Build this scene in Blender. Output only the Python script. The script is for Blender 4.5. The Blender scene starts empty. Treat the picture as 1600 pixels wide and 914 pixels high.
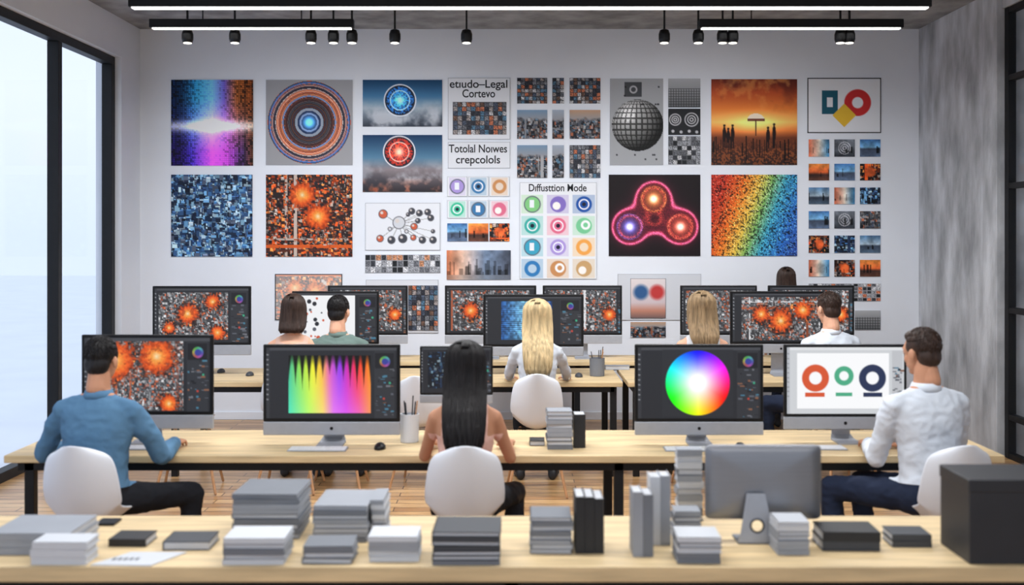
import bpy, math, random
import numpy as np
from mathutils import Vector, Matrix, noise as mnoise
random.seed(4)
F=1700.0; HZ=370.0; CX=800.0; H=1.89
def wx(px,D): return (px-CX)*D/F
def wz(py,D): return H-(py-HZ)*D/F
def Dt(py,z=0.75): return F*(H-z)/(py-HZ)
scene=bpy.context.scene
try:
    scene.view_settings.view_transform='Standard'
    scene.view_settings.look='None'
except Exception as e: print(e)
def link(o):
    scene.collection.objects.link(o); return o
# ---------------- materials
def lin(c):
    return tuple(((x/12.92) if x<=0.04045 else ((x+0.055)/1.055)**2.4) for x in c)
def rgb(r,g,b): return lin((r/255,g/255,b/255))
def mat(name,col,rough=0.5,metal=0.0,var=0.0,vs=8.0,scale=(1,1,1),bump=0.0,bs=None,sub=0.0,detail=4,spec=None):
    m=bpy.data.materials.new(name); m.use_nodes=True
    nt=m.node_tree; b=nt.nodes['Principled BSDF']
    b.inputs['Roughness'].default_value=rough; b.inputs['Metallic'].default_value=metal
    if spec is not None: b.inputs['Specular IOR Level'].default_value=spec
    if sub>0:
        b.inputs['Subsurface Weight'].default_value=sub; b.inputs['Subsurface Radius'].default_value=(0.02,0.008,0.005)
    tc=nt.nodes.new('ShaderNodeTexCoord'); mp=nt.nodes.new('ShaderNodeMapping'); mp.inputs['Scale'].default_value=scale
    nt.links.new(tc.outputs['Object'],mp.inputs['Vector'])
    n=nt.nodes.new('ShaderNodeTexNoise'); n.inputs['Scale'].default_value=vs; n.inputs['Detail'].default_value=detail
    nt.links.new(mp.outputs[0],n.inputs['Vector'])
    r=nt.nodes.new('ShaderNodeValToRGB')
    r.color_ramp.elements[0].position=0.3; r.color_ramp.elements[1].position=0.7
    r.color_ramp.elements[0].color=tuple(max(0,c*(1-var)) for c in col)+(1,)
    r.color_ramp.elements[1].color=tuple(min(1,c*(1+var)) for c in col)+(1,)
    nt.links.new(n.outputs['Fac'],r.inputs[0]); nt.links.new(r.outputs[0],b.inputs['Base Color'])
    if bump>0:
        bp=nt.nodes.new('ShaderNodeBump'); bp.inputs['Strength'].default_value=bump; bp.inputs['Distance'].default_value=0.01
        if bs:
            n2=nt.nodes.new('ShaderNodeTexNoise'); n2.inputs['Scale'].default_value=bs; n2.inputs['Detail'].default_value=5
            nt.links.new(mp.outputs[0],n2.inputs['Vector']); nt.links.new(n2.outputs['Fac'],bp.inputs['Height'])
        else: nt.links.new(n.outputs['Fac'],bp.inputs['Height'])
        nt.links.new(bp.outputs[0],b.inputs['Normal'])
    return m
def emis(name,col,st):
    m=bpy.data.materials.new(name); m.use_nodes=True; nt=m.node_tree; nt.nodes.clear()
    e=nt.nodes.new('ShaderNodeEmission'); o=nt.nodes.new('ShaderNodeOutputMaterial')
    e.inputs[0].default_value=col+(1,); e.inputs[1].default_value=st; nt.links.new(e.outputs[0],o.inputs[0]); return m
M={}
M['wall']=mat('wall_paint',rgb(228,232,240),0.7,var=0.02,vs=2)
M['conc']=mat('concrete',rgb(184,187,192),0.85,var=0.42,vs=3.0,bump=0.7,bs=18,detail=14,scale=(1,1.6,.6))
M['ceilc']=mat('ceiling_concrete',rgb(150,151,153),0.9,var=0.35,vs=4,bump=0.5,bs=14,detail=12)
M['black']=mat('black_steel',rgb(20,21,24),0.5,var=0.1,vs=20,spec=.3)
M['blackp']=mat('black_plastic',rgb(12,12,15),0.4,var=0.1,vs=20,spec=.3)
M['alu']=mat('brushed_aluminium',rgb(140,142,148),0.42,0.7,var=0.04,vs=30,scale=(.2,1,6))
M['aluchin']=mat('silver_chin',rgb(166,169,177),0.45,0.35,var=0.03,vs=30)
M['wood']=mat('pale_wood',rgb(216,190,146),0.5,var=0.22,vs=3.0,scale=(.8,9,9),bump=0.05,detail=8)
M['legwood']=mat('beech_leg',rgb(178,132,92),0.5,var=0.15,vs=14,scale=(6,6,1))
M['shell']=mat('white_shell',rgb(226,229,236),0.35,var=0.01,vs=4)
M['white']=mat('white_plastic',rgb(232,233,236),0.4,var=0.01)
M['paper']=mat('paper_edge',rgb(196,198,203),0.8,var=0.1,vs=60,scale=(.2,.2,8))
M['edge']=mat('print_edge',rgb(205,207,212),0.7,var=0.02)
M['bgrey']=mat('cover_grey',rgb(112,116,124),0.6,var=0.05)
M['blight']=mat('cover_light',rgb(150,154,162),0.6,var=0.04)
M['bwhite']=mat('cover_white',rgb(204,207,213),0.6,var=0.03)
M['bdark']=mat('cover_dark',rgb(60,63,69),0.6,var=0.05)
M['bblack']=mat('cover_black',rgb(30,31,35),0.55,var=0.08)
M['box']=mat('dark_box_card',rgb(38,39,44),0.5,var=0.08)
M['ink']=mat('ink_black',rgb(25,28,36),0.7,var=0.02)
M['led']=emis('led_diffuser',(1,.99,.97),3.5)
M['lens']=emis('spot_lens',(1,.93,.82),6)
def attr_mat(name,em):
    m=bpy.data.materials.new(name); m.use_nodes=True; nt=m.node_tree; b=nt.nodes['Principled BSDF']
    a=nt.nodes.new('ShaderNodeAttribute'); a.attribute_name='Col'
    if em:
        b.inputs['Base Color'].default_value=(.01,.01,.01,1)
        nt.links.new(a.outputs['Color'],b.inputs['Emission Color']); b.inputs['Emission Strength'].default_value=em
        b.inputs['Roughness'].default_value=.4; b.inputs['Specular IOR Level'].default_value=.2
    else:
        nt.links.new(a.outputs['Color'],b.inputs['Base Color']); b.inputs['Roughness'].default_value=.6; b.inputs['Specular IOR Level'].default_value=.2
    return m
M['print']=attr_mat('printed_art',0); M['screen']=attr_mat('screen_display',1.0)
# ---------------- mesh helpers
def mk(name,V,Fc,mats,mi=None,smooth=False,center=True):
    me=bpy.data.meshes.new(name)
    V=np.asarray(V,dtype=float)
    c=(V.min(0)+V.max(0))/2 if center else np.zeros(3)
    me.from_pydata((V-c).tolist(),[],[list(f) for f in Fc])
    for m in (mats if isinstance(mats,(list,tuple)) else [mats]): me.materials.append(m)
    if mi is not None: me.polygons.foreach_set('material_index',np.asarray(mi,dtype=np.int32))
    if smooth: me.polygons.foreach_set('use_smooth',np.ones(len(me.polygons),dtype=bool))
    me.update()
    o=link(bpy.data.objects.new(name,me)); o.location=c; return o
def boxvf(x0,x1,y0,y1,z0,z1):
    V=[(x0,y0,z0),(x1,y0,z0),(x1,y1,z0),(x0,y1,z0),(x0,y0,z1),(x1,y0,z1),(x1,y1,z1),(x0,y1,z1)]
    Fc=[(0,3,2,1),(4,5,6,7),(0,1,5,4),(1,2,6,5),(2,3,7,6),(3,0,4,7)]
    return V,Fc
def bevel(o,w,seg=2):
    b=o.modifiers.new('bevel','BEVEL'); b.width=w; b.segments=seg; b.limit_method='ANGLE'; return o
def box(name,x0,x1,y0,y1,z0,z1,m,bv=0.0):
    V,Fc=boxvf(min(x0,x1),max(x0,x1),min(y0,y1),max(y0,y1),min(z0,z1),max(z0,z1)); o=mk(name,V,Fc,m)
    if bv: bevel(o,bv)
    return o
def boxes(name,lst,mats,bv=0.0):
    V=[];Fc=[];mi=[]
    for t in lst:
        v,f=boxvf(*t[:6]); n=len(V); V+=v; Fc+=[tuple(i+n for i in q) for q in f]; mi+=[t[6] if len(t)>6 else 0]*6
    o=mk(name,V,Fc,mats,mi)
    if bv: bevel(o,bv)
    return o
def group(name,parts,loc=None):
    e=bpy.data.objects.new(name,None); e.empty_display_size=.1; link(e)
    if loc is None: loc=parts[0].location.copy()
    e.location=loc
    for p in parts:
        p.parent=e; p.matrix_parent_inverse=Matrix.Translation(-Vector(loc))
    return e
def cap_rings(p0,p1,r0,r1,n=14,flat=1.0,side=None):
    p0=Vector(p0);p1=Vector(p1);d=(p1-p0); L=d.length; d=d.normalized() if L>1e-6 else Vector((0,0,1))
    a=Vector(side) if side is not None else (Vector((1,0,0)) if abs(d.x)<.8 else Vector((0,1,0)))
    a=(a-d*a.dot(d)).normalized(); b=d.cross(a)
    rings=[]
    for k in range(5):
        t=math.pi/2*(k/4.0) ; rings.append((p0-d*r0*math.cos(t),r0*max(.02,math.sin(t))))
    for k in range(5):
        t=math.pi/2*(1-k/4.0); rings.append((p1+d*r1*math.cos(t),r1*max(.02,math.sin(t))))
    return [(c,a*r,b*r*flat) for c,r in rings]
def loft(rings,n=14):
    V=[];Fc=[]
    for c,a,b in rings:
        for i in range(n):
            t=2*math.pi*i/n; V.append(tuple(Vector(c)+a*math.cos(t)+b*math.sin(t)))
    m=len(rings)
    for k in range(m-1):
        for i in range(n):
            j=(i+1)%n; Fc.append((k*n+i,k*n+j,(k+1)*n+j,(k+1)*n+i))
    Fc.append(tuple(range(n-1,-1,-1))); Fc.append(tuple(range((m-1)*n,m*n)))
    return V,Fc
def ell(c,r,n=16,m=10):
    rings=[]
    for k in range(m+1):
        t=math.pi*k/m; s=max(.02,math.sin(t))
        rings.append((Vector(c)+Vector((0,0,-r[2]*math.cos(t))),Vector((r[0]*s,0,0)),Vector((0,r[1]*s,0))))
    return loft(rings,n)
class Soup:
    def __init__(s): s.V=[];s.F=[]
    def add(s,vf):
        n=len(s.V); s.V+=[tuple(v) for v in vf[0]]; s.F+=[tuple(i+n for i in f) for f in vf[1]]
    def cap(s,p0,p1,r0,r1,flat=1,side=None,n=14): s.add(loft(cap_rings(p0,p1,r0,r1,n,flat,side),n))
def remesh(soup,vox,it,fac=.5):
    me=bpy.data.meshes.new('t'); me.from_pydata(soup.V,[],soup.F)
    o=link(bpy.data.objects.new('t',me))
    r=o.modifiers.new('r','REMESH'); r.mode='VOXEL'; r.voxel_size=vox
    if it:
        q=o.modifiers.new('s','SMOOTH'); q.factor=fac; q.iterations=it
    dg=bpy.context.evaluated_depsgraph_get(); out=bpy.data.meshes.new_from_object(o.evaluated_get(dg))
    bpy.data.objects.remove(o); return out
def obj(name,me,mats,smooth=True):
    me.materials.clear()
    for m in mats: me.materials.append(m)
    if smooth: me.polygons.foreach_set('use_smooth',np.ones(len(me.polygons),dtype=bool))
    me.name=name
    return link(bpy.data.objects.new(name,me))
# ---------------- painting
def blank(h,w,c):
    a=np.zeros((h,w,3)); a[:]=np.array(c)/255.; return a
def vnoise(h,w,sc,seed):
    r=np.random.RandomState(seed); gh=int(h/sc)+3; gw=int(w/sc)+3; g=r.rand(gh,gw)
    y=np.arange(h)/sc; x=np.arange(w)/sc; yi=y.astype(int); xi=x.astype(int); fy=(y-yi)[:,None]; fx=(x-xi)[None,:]
    fy=fy*fy*(3-2*fy); fx=fx*fx*(3-2*fx)
    return (g[yi][:,xi]*(1-fy)*(1-fx)+g[yi+1][:,xi]*fy*(1-fx)+g[yi][:,xi+1]*(1-fy)*fx+g[yi+1][:,xi+1]*fy*fx)
def fbm(h,w,sc,seed,o=4):
    a=0;t=0;k=1.
    for i in range(o): a=a+vnoise(h,w,max(1.01,sc/2**i),seed+i)*k; t+=k; k*=.55
    return a/t
def grid(h,w): return np.meshgrid(np.arange(w)+.5,np.arange(h)+.5)
def hsv(h,s,v):
    h=(h%1)*6; s=np.broadcast_to(s,h.shape); v=np.broadcast_to(v,h.shape); r=[]
    for n in (5,3,1):
        k=(n+h)%6; r.append(v-v*s*np.clip(np.minimum(k,4-k),0,1))
    return np.stack(r,-1)
def blend(img,mask,col):
    m=np.clip(mask,0,1)[...,None]; c=np.array(col)/255. if not isinstance(col,np.ndarray) or col.ndim==1 else col
    img[:]=img*(1-m)+c*m; return img
def add(img,mask,col): img[:]=np.clip(img+np.clip(mask,0,4)[...,None]*np.array(col)/255.,0,1); return img
def ramp(t,stops):
    xs=[s[0] for s in stops]; return np.stack([np.interp(t,xs,[s[1][i]/255. for s in stops]) for i in range(3)],-1)
def mosaic(h,w,pal,n,smin,smax,seed,bg=(20,22,28),jit=.25):
    r=random.Random(seed); img=blank(h,w,bg)
    for _ in range(n):
        a=r.randint(smin,smax);b=r.randint(smin,smax);x=r.randint(-2,w);y=r.randint(-2,h)
        c=np.array(r.choice(pal))/255.*(1-jit+2*jit*r.random()); x0=max(0,x);y0=max(0,y)
        img[y0:y+b,x0:x+a]=np.clip(c,0,1)
        if a>4 and b>4 and r.random()<.5: img[y0+1:y+2,x0+1:x+a-1]=np.clip(c*1.6+.08,0,1)
        if a>5 and r.random()<.4: img[y0:y+b,x0:x0+1]=np.array(bg)/255.
    return img
def disc(img,cx,cy,r,col,soft=1.):
    X,Y=grid(*img.shape[:2]); d=np.hypot(X-cx,Y-cy); return blend(img,np.clip((r-d)/soft+.5,0,1),col)
def ring(img,cx,cy,r,w,col,soft=1.):
    X,Y=grid(*img.shape[:2]); d=abs(np.hypot(X-cx,Y-cy)-r); return blend(img,np.clip((w-d)/soft+.5,0,1),col)
def rect(img,x0,y0,x1,y1,c):
    img[max(0,int(y0)):int(y1),max(0,int(x0)):int(x1)]=np.array(c)/255.; return img
OR=[(230,100,40),(200,76,30),(70,36,30),(140,60,34),(240,140,70),(34,30,36),(165,150,140),(100,90,88),(120,64,40)]
BL=[(60,104,156),(104,154,196),(34,56,92),(140,184,212),(80,90,110),(22,30,48),(170,196,212),(50,80,120),(30,42,66)]
GR=[(90,92,98),(140,142,148),(50,52,58),(190,190,195),(30,32,36)]
MX=[(130,122,120),(66,74,90),(160,96,70),(44,46,54),(165,165,168),(96,74,64),(70,100,122),(110,112,118),(86,88,94)]
def a_eq(h,w):
    X,Y=grid(h,w); u=X/w; v=Y/h
    top=ramp(u,[(0,(20,60,140)),(.3,(60,180,250)),(.5,(120,200,255)),(.65,(120,100,210)),(.8,(235,130,60)),(1,(225,110,40))])
    bot=ramp(u,[(0,(60,30,170)),(.25,(90,60,240)),(.5,(240,90,255)),(.7,(215,80,240)),(.88,(110,70,150)),(1,(200,110,60))])
    m=np.clip(v*1.6-.35,0,1)[...,None]; c=top*(1-m)+bot*m
    r=np.random.RandomState(1); col=r.rand(w//3+2)[(X/3).astype(int)]; cell=r.rand(h//3+2,w//3+2)[(Y/3).astype(int),(X/3).astype(int)]
    band=np.exp(-((v-.54)/.06)**2)*(1-.5*abs(u-.5)); env=np.exp(-((u-.5)/.3)**2)
    k=np.clip(.4+.9*env+.5*col*cell-.3*(cell<.3),.08,1.15)
    c=c*k[...,None]; dark=((X.astype(int)%3==0)|(Y.astype(int)%3==0))&(cell>.25); c[dark]*=.5+.4*env[dark][...,None]
    c=c+ (band*.85)[...,None]+ (env*np.exp(-((v-.54)/.2)**2)*.3)[...,None]; return np.clip(c,0,1)
def a_rings(h,w):
    img=blank(h,w,(158,158,162)); X,Y=grid(h,w); d=np.hypot(X-w*.5,Y-h*.5)/(w*.5)
    r=np.random.RandomState(19)
    pal=np.array([(235,225,215),(215,100,60),(60,90,150),(235,150,100),(50,44,60),(110,120,140),(190,70,50),(36,40,60),(200,190,185),(225,120,70),(60,56,70)])/255.
    idx=r.randint(0,len(pal),90); c=pal[idx[np.clip((d*75).astype(int),0,89)]]
    blend(img,(d<.95)*1.,c); blend(img,(abs(d-.45)<.12)*.7,(34,30,38)); blend(img,(abs(d-.91)<.02)*.8,(60,110,190)); blend(img,(abs(d-.72)<.05)*.35,(230,120,70)); blend(img,(abs(d-.6)<.012)*.9,(120,160,220))
    blend(img,(d<.33)*1.,(150,160,176)); blend(img,(d<.27)*1.,(34,52,90)); blend(img,(abs(d-.2)<.02)*1.,(130,150,190)); add(img,np.exp(-(d/.12)**2)*1.5,(90,190,255)); return img
def a_sky(h,w,cx,cy,r,red,seed):
    X,Y=grid(h,w); v=Y/h
    img=ramp(v,[(0,(18,60,98)),(.35,(66,120,162)),(.6,(160,176,190)),(1,(50,56,70))] if not red else [(0,(18,54,92)),(.4,(86,130,160)),(.6,(140,130,135)),(1,(40,36,42))])
    cl=fbm(h,w,28,seed,5); c2=fbm(h,w,50,seed+9,5); m=np.clip((v-.4)*3,0,1)*np.clip((cl-.42)*5,0,1)
    blend(img,m*.75,(214,218,226)); blend(img,np.clip((v-.5)*2,0,1)*np.clip((c2-.48)*6,0,1)*.7,(36,40,50))
    if red: blend(img,np.clip((v-.75)*4,0,1)*np.clip((cl-.4)*5,0,1),(225,95,45))
    disc(img,cx,cy,r,(20,26,42)); d=np.hypot(X-cx,Y-cy)/r
    col=(245,60,35) if red else (50,150,255)
    ring(img,cx,cy,r*.98,.9,(235,238,244)); n=vnoise(h,w,1.5,3); blend(img,(d<.85)*(n>.45)*.7,col); ring(img,cx,cy,r*.6,.7,(240,200,190) if red else (190,225,255))
    add(img,np.exp(-(d/.55)**2)*.8,col); add(img,np.exp(-(d/.25)**2)*.8,(255,210,190) if red else (180,230,255)); return img
def a_flower(h,w,spots,seed=3,sz=5):
    img=mosaic(h,w,OR,int(h*w/9),1,sz,seed,(44,34,34)); X,Y=grid(h,w); n=fbm(h,w,5,seed,3); an=vnoise(h,w,3,seed+4)
    for (cx,cy,r) in spots:
        cx*=w;cy*=h;r*=w; d=np.hypot(X-cx,Y-cy)/r; t=np.arctan2(Y-cy,X-cx); d=d*(1+.12*np.sin(t*14)*np.clip(d,0,1)+.35*(an-.5))
        blend(img,np.clip((1.08-d)*4,0,1)*.92,ramp(d,[(0,(255,235,190)),(.25,(255,165,70)),(.6,(245,100,35)),(1,(170,55,20))])); blend(img,((d<1)&(d>.3)&(n<.36))*.4,(120,35,15))
    return img
def a_net(h,w):
    img=blank(h,w,(228,230,236)); pts=[(.24,.24,.07,1),(.45,.42,.1,2),(.62,.18,.05,0),(.72,.22,.05,0),(.83,.2,.05,0),(.87,.32,.05,0),(.70,.38,.04,0),(.65,.50,.055,1),(.20,.75,.055,1),(.35,.78,.06,0),(.5,.75,.07,0),(.64,.73,.045,1),(.76,.78,.055,0),(.9,.78,.055,0),(.9,.6,.03,0),(.57,.25,.03,0),(.33,.55,.03,2),(.55,.6,.03,2)]
    for (a,b,q,k) in pts:
        for t in np.linspace(0,1,60):
            x=int((a*(1-t)+.45*t)*w);y=int((b*(1-t)+.45*t)*h)
            if 0<=x<w and 0<=y<h: img[y,x]=.65
    for (a,b,q,k) in pts:
        c=[(66,68,76),(205,96,66),(208,210,216)][k]; rr=q*w*.8; disc(img,a*w,b*h,rr,c); ring(img,a*w,b*h,rr,.6,(80,80,88)); disc(img,a*w-rr*.3,b*h-rr*.3,rr*.35,(215,205,200))
    frame(img,(120,124,130)); return img
def frame(img,c,t=1):
    c=np.array(c)/255.; img[:t]=c; img[-t:]=c; img[:,:t]=c; img[:,-t:]=c; return img
def a_photo(h,w,seed,kind=None):
    r=random.Random(seed*7919+13); k=r.randrange(8); k=k if kind is None else kind; X,Y=grid(h,w); v=Y/h; u=X/w
    if k==0: img=ramp(v,[(0,(240,150,70)),(.5,(220,100,50)),(.65,(60,40,36)),(1,(100,60,46))])
    elif k==1: img=ramp(v,[(0,(70,110,150)),(.5,(170,190,205)),(.6,(50,60,76)),(1,(80,100,120))])
    elif k==2: img=mosaic(h,w,BL,int(h*w/8),1,5,seed)
    elif k==3: img=mosaic(h,w,MX,int(h*w/8),1,5,seed,(60,60,66))
    elif k==4:
        img=ramp(v,[(0,(120,126,136)),(1,(50,54,62))]); d=np.hypot(u-.5,(v-.5)*h/w)
        for q in range(3): blend(img,(abs(d-.08-.1*q)<.02)*.7,(215,215,220))
    elif k==5: img=mosaic(h,w,OR,int(h*w/8),1,5,seed); disc(img,w*.5,h*.5,h*.28,(230,100,50),3)
    elif k==6: img=ramp(v,[(0,(60,110,170)),(.45,(130,190,235)),(.55,(70,80,100)),(1,(90,110,140))])
    else:
        img=ramp(u,[(0,(200,100,70)),(.5,(215,200,185)),(1,(50,120,170))])
    n=fbm(h,w,9,seed+3,4); img=img*(.6+.85*n[...,None])
    for q in range(3):
        x=r.randint(0,max(1,w-2)); y0=int(h*(.3+.4*r.random())); img[y0:int(h*.8),x:x+r.randint(1,3)]*=.4
    return np.clip(img,0,1)
def a_city(h,w,seed):
    n=mosaic(h,w,MX,int(h*w/7),1,5,seed,(34,34,40)); X,Y=grid(h,w); v=Y/h
    sk=[(160,172,190),(190,150,120),(120,150,180)][seed%3]
    s=ramp(v,[(0,sk),(.35,(150,150,155)),(1,(60,50,50))]); hz=.22+.12*vnoise(h,w,6,seed); m=np.clip((v-hz)*8,0,1)[...,None]; return s*(1-m)+n*m
def a_wcity(h,w):
    X,Y=grid(h,w);v=Y/h;u=X/w; img=ramp(u,[(0,(190,110,74)),(.25,(205,170,150)),(.6,(120,140,168)),(1,(74,80,96))])*(.65+.7*fbm(h,w,14,4)[...,None])
    r=random.Random(3)
    for i in range(30):
        x=r.randint(0,w-3);t=int(h*(.25+.5*r.random())); img[t:int(h*.85),x:x+r.randint(2,6)]*=.7
    img[int(h*.85):]=img[int(h*.85):]*.6+.2
    return np.clip(img,0,1)
def a_sphere(h,w):
    img=blank(h,w,(164,166,170)); X,Y=grid(h,w); cx,cy,r=w*.52,h*.54,w*.48; d=np.hypot(X-cx,Y-cy)/r
    nx=(X-cx)/r; ny=(Y-cy)/r; nz=np.sqrt(np.clip(1-d*d,0.001,1)); sh=np.clip(.22+.78*(-nx*.4-ny*.5+nz*.6),.12,1)+.5*np.exp(-((nx+.35)**2+(ny+.4)**2)/.06)
    lon=np.arctan2(nx,nz)*14; lat=np.arcsin(np.clip(ny,-1,1))*14; g=((np.sin(lon*2)>-.6)&(np.sin(lat*2)>-.6))*1.
    blend(img,(d<1)*1.,np.clip(np.stack([sh*(.4+.6*g)*.88]*3,-1),0,1)); rect(img,w*.28,h*.05,w*.6,h*.22,(70,72,76)); ring(img,w*.44,h*.13,5,1.2,(180,180,184))
    r2=random.Random(2)
    for i in range(14): disc(img,r2.uniform(.05,.95)*w,r2.choice([.1,.2,.88,.93,.3])*h,1.3,(30,30,34))
    return img
def a_gskyl(h,w):
    img=ramp(np.tile((np.arange(h)/h)[:,None],(1,w)),[(0,(180,182,186)),(1,(100,102,106))])
    X,Y=grid(h,w); img[((X.astype(int)%4==0)&(Y>h*.35))|((Y.astype(int)%4==0)&(Y>h*.3))]*=.5; return img
def a_gcirc(h,w):
    img=blank(h,w,(34,35,39))
    for (a,b,q) in [(.22,.42,.17),(.72,.42,.2)]:
        for k in (1,.6,.25): ring(img,a*w,b*h,q*w*k,.8,(200,200,205))
    for (a,b) in [(.15,.85),(.4,.88),(.65,.85),(.88,.88)]: disc(img,a*w,b*h,2.4,(190,190,195))
    return img
def a_sunset(h,w):
    X,Y=grid(h,w);v=Y/h;u=X/w; img=ramp(v,[(0,(120,46,28)),(.15,(190,80,40)),(.35,(236,130,56)),(.5,(255,196,104)),(.6,(226,120,54)),(.68,(110,54,32)),(1,(40,26,24))])
    cl=fbm(h,w,34,7,5); blend(img,np.clip((cl-.48)*5,0,1)*np.clip(.42-v,0,1)*1.9,(84,34,30)); blend(img,np.clip((fbm(h,w,20,27,4)-.55)*6,0,1)*np.clip(.5-v,0,1),(255,180,96)); add(img,np.exp(-((u-.5)/.3)**2-((v-.52)/.12)**2)*.4,(255,210,130))
    rr=vnoise(h,w,2,8); blend(img,np.clip((v-.68)*6,0,1)*(rr>.55)*.5,(190,100,46)); r=random.Random(11)
    for i in range(30):
        x=r.randint(0,w-3); t=int(h*(.66+.1*r.random())); img[t:int(h*(.78+.2*r.random())),x:x+r.randint(1,2)]*=.3
    bx=(30,15,15)
    for x,s in ((.155,1.),(.20,.85),(.25,1.),(.66,.9),(.73,1.05)):
        hh=h*.26*s; y1=h*.80; cx=x*w; disc(img,cx,y1-hh,1.9,bx); 
        X2=(X-cx)/(w*.022); Y2=(Y-(y1-hh*.62))/(hh*.34); blend(img,np.clip((1.15-X2**2-Y2**2)*3,0,1),bx); rect(img,cx-2,y1-hh*.45,cx-.2,y1,bx); rect(img,cx+.6,y1-hh*.45,cx+2.4,y1,bx)
    X2=(X-w*.52)/(w*.10);Y2=(Y-h*.475)/(h*.075); dm=(X2**2+Y2**2<1)&(Y2<.15); blend(img,dm*1.,(248,232,210)); blend(img,(dm&(Y2>-.25))*1.,(120,70,50)); rect(img,w*.515,h*.48,w*.528,h*.66,(90,50,36)); return img
def a_trefoil(h,w):
    img=blank(h,w,(24,16,20)); X,Y=grid(h,w); cs=[(.49,.3),(.23,.64),(.78,.64)]; R=.185*w
    ds=[np.hypot(X-a*w,Y-b*h)-R for a,b in cs]; ds.append(np.hypot(X-.5*w,Y-.55*h)-.11*w); k=9.
    sd=-k*np.log(sum(np.exp(-d/k) for d in ds)); n=np.random.RandomState(3).rand(h,w)
    blend(img,(sd<0)*.5*(.4+n),(120,30,45)); add(img,np.exp(-(sd/1.8)**2)*1.*(.5+.7*n),(255,100,140)); add(img,np.exp(-abs(sd)/6)*.25,(230,40,90)); add(img,np.exp(-((sd+10)/2)**2)*.6*n,(255,90,60))
    for (a,b),c in zip(cs,[(255,170,60),(60,110,255),(255,120,70)]):
        d=np.hypot(X-a*w,Y-b*h); add(img,np.exp(-(d/(R*.5))**2)*.8,c); add(img,np.exp(-(d/(R*.2))**2),(255,255,255)); add(img,np.exp(-((d-R*.72)/1.5)**2)*.6*n,c)
    return img
def a_rainbow(h,w):
    X,Y=grid(h,w);t=(X/w+.35*(Y/h)-.18)*.9; img=ramp(t,[(0,(190,50,32)),(.2,(235,110,36)),(.38,(240,200,80)),(.5,(130,185,100)),(.65,(60,160,200)),(.85,(50,115,205)),(1,(50,85,170))])
    n=np.random.RandomState(6).rand(h,w); n2=vnoise(h,w,1.6,5); img[(n2>.62)]*=.35; img[n>.93]=np.clip(img[n>.93]*1.4+.25,0,1); return img
def a_mark(h,w):
    img=blank(h,w,(232,234,239)); rect(img,w*.2,h*.24,w*.42,h*.66,(34,92,112)); rect(img,w*.27,h*.36,w*.35,h*.54,(232,234,239))
    disc(img,w*.68,h*.45,h*.24,(205,50,50)); disc(img,w*.68,h*.45,h*.10,(232,234,239)); X,Y=grid(h,w); blend(img,((abs(X-w*.5)+abs(Y-h*.68))<h*.21)*1.,(235,190,60)); frame(img,(18,18,22),2); return img
def a_icons(h,w,cols,rows,seed,top=0):
    img=blank(h,w,(232,234,239)); r=random.Random(seed); pal=[(60,190,150),(120,70,170),(30,80,160),(70,160,170),(220,110,140),(130,200,130),(60,120,170),(170,150,215),(240,165,80),(70,90,120),(200,140,90),(190,150,110)]
    cw=w/cols; ch=(h-top)/rows
    for j in range(rows):
        for i in range(cols):
            x0,y0=i*cw+3,top+j*ch+2; x1,y1=(i+1)*cw-3,top+(j+1)*ch-2; c=pal[(j*3+i)%12] if cols>1 else r.choice(pal)
            if cols>1: c=[(130,200,130),(130,110,190),(30,80,160),(60,170,160),(225,110,140),(120,200,150),(60,160,190),(170,150,215),(240,165,80),(50,120,180),(200,140,90),(200,160,110)][(j*3+i)%12]
            bgc=tuple(int(238-.3*(238-v)) for v in c); rect(img,x0,y0,x1,y1,bgc)
            cx,cy=(x0+x1)/2,(y0+y1)/2; q=min(x1-x0,y1-y0)*.42; k=r.randint(0,4); disc(img,cx,cy,q,c)
            if k==0: disc(img,cx,cy,q*.55,bgc)
            elif k==1: disc(img,cx+q*.2,cy-q*.1,q*.6,(245,245,248)); disc(img,cx+q*.2,cy-q*.1,q*.3,c)
            elif k==2: ring(img,cx,cy,q*.6,1,(245,245,250)); disc(img,cx,cy,q*.25,(25,30,50))
            elif k==3: disc(img,cx-q*.2,cy+q*.2,q*.5,(245,240,235))
            else: rect(img,cx-q*.3,cy-q*.5,cx+q*.3,cy+q*.5,(235,238,245)); ring(img,cx,cy,q,.8,(90,95,110))
    return img
def a_tiles(h,w,cols,rows,seed,bg=(170,172,178),pal=MX):
    img=blank(h,w,bg); r=random.Random(seed); cw=w/cols;ch=h/rows
    for j in range(rows):
        for i in range(cols):
            x0,y0,x1,y1=int(i*cw+1),int(j*ch+1),int((i+1)*cw),int((j+1)*ch)
            c=r.choice(pal)
            if x1-x0>8 and y1-y0>8: img[y0:y1,x0:x1]=a_photo(y1-y0,x1-x0,seed*77+i*13+j*7)
            elif x1>x0 and y1>y0:
                n=np.random.RandomState(seed*99+i*17+j).rand(y1-y0,x1-x0)[...,None]; img[y0:y1,x0:x1]=np.clip(np.array(c)/255.*(.6+.9*n),0,1)
    return img
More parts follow.
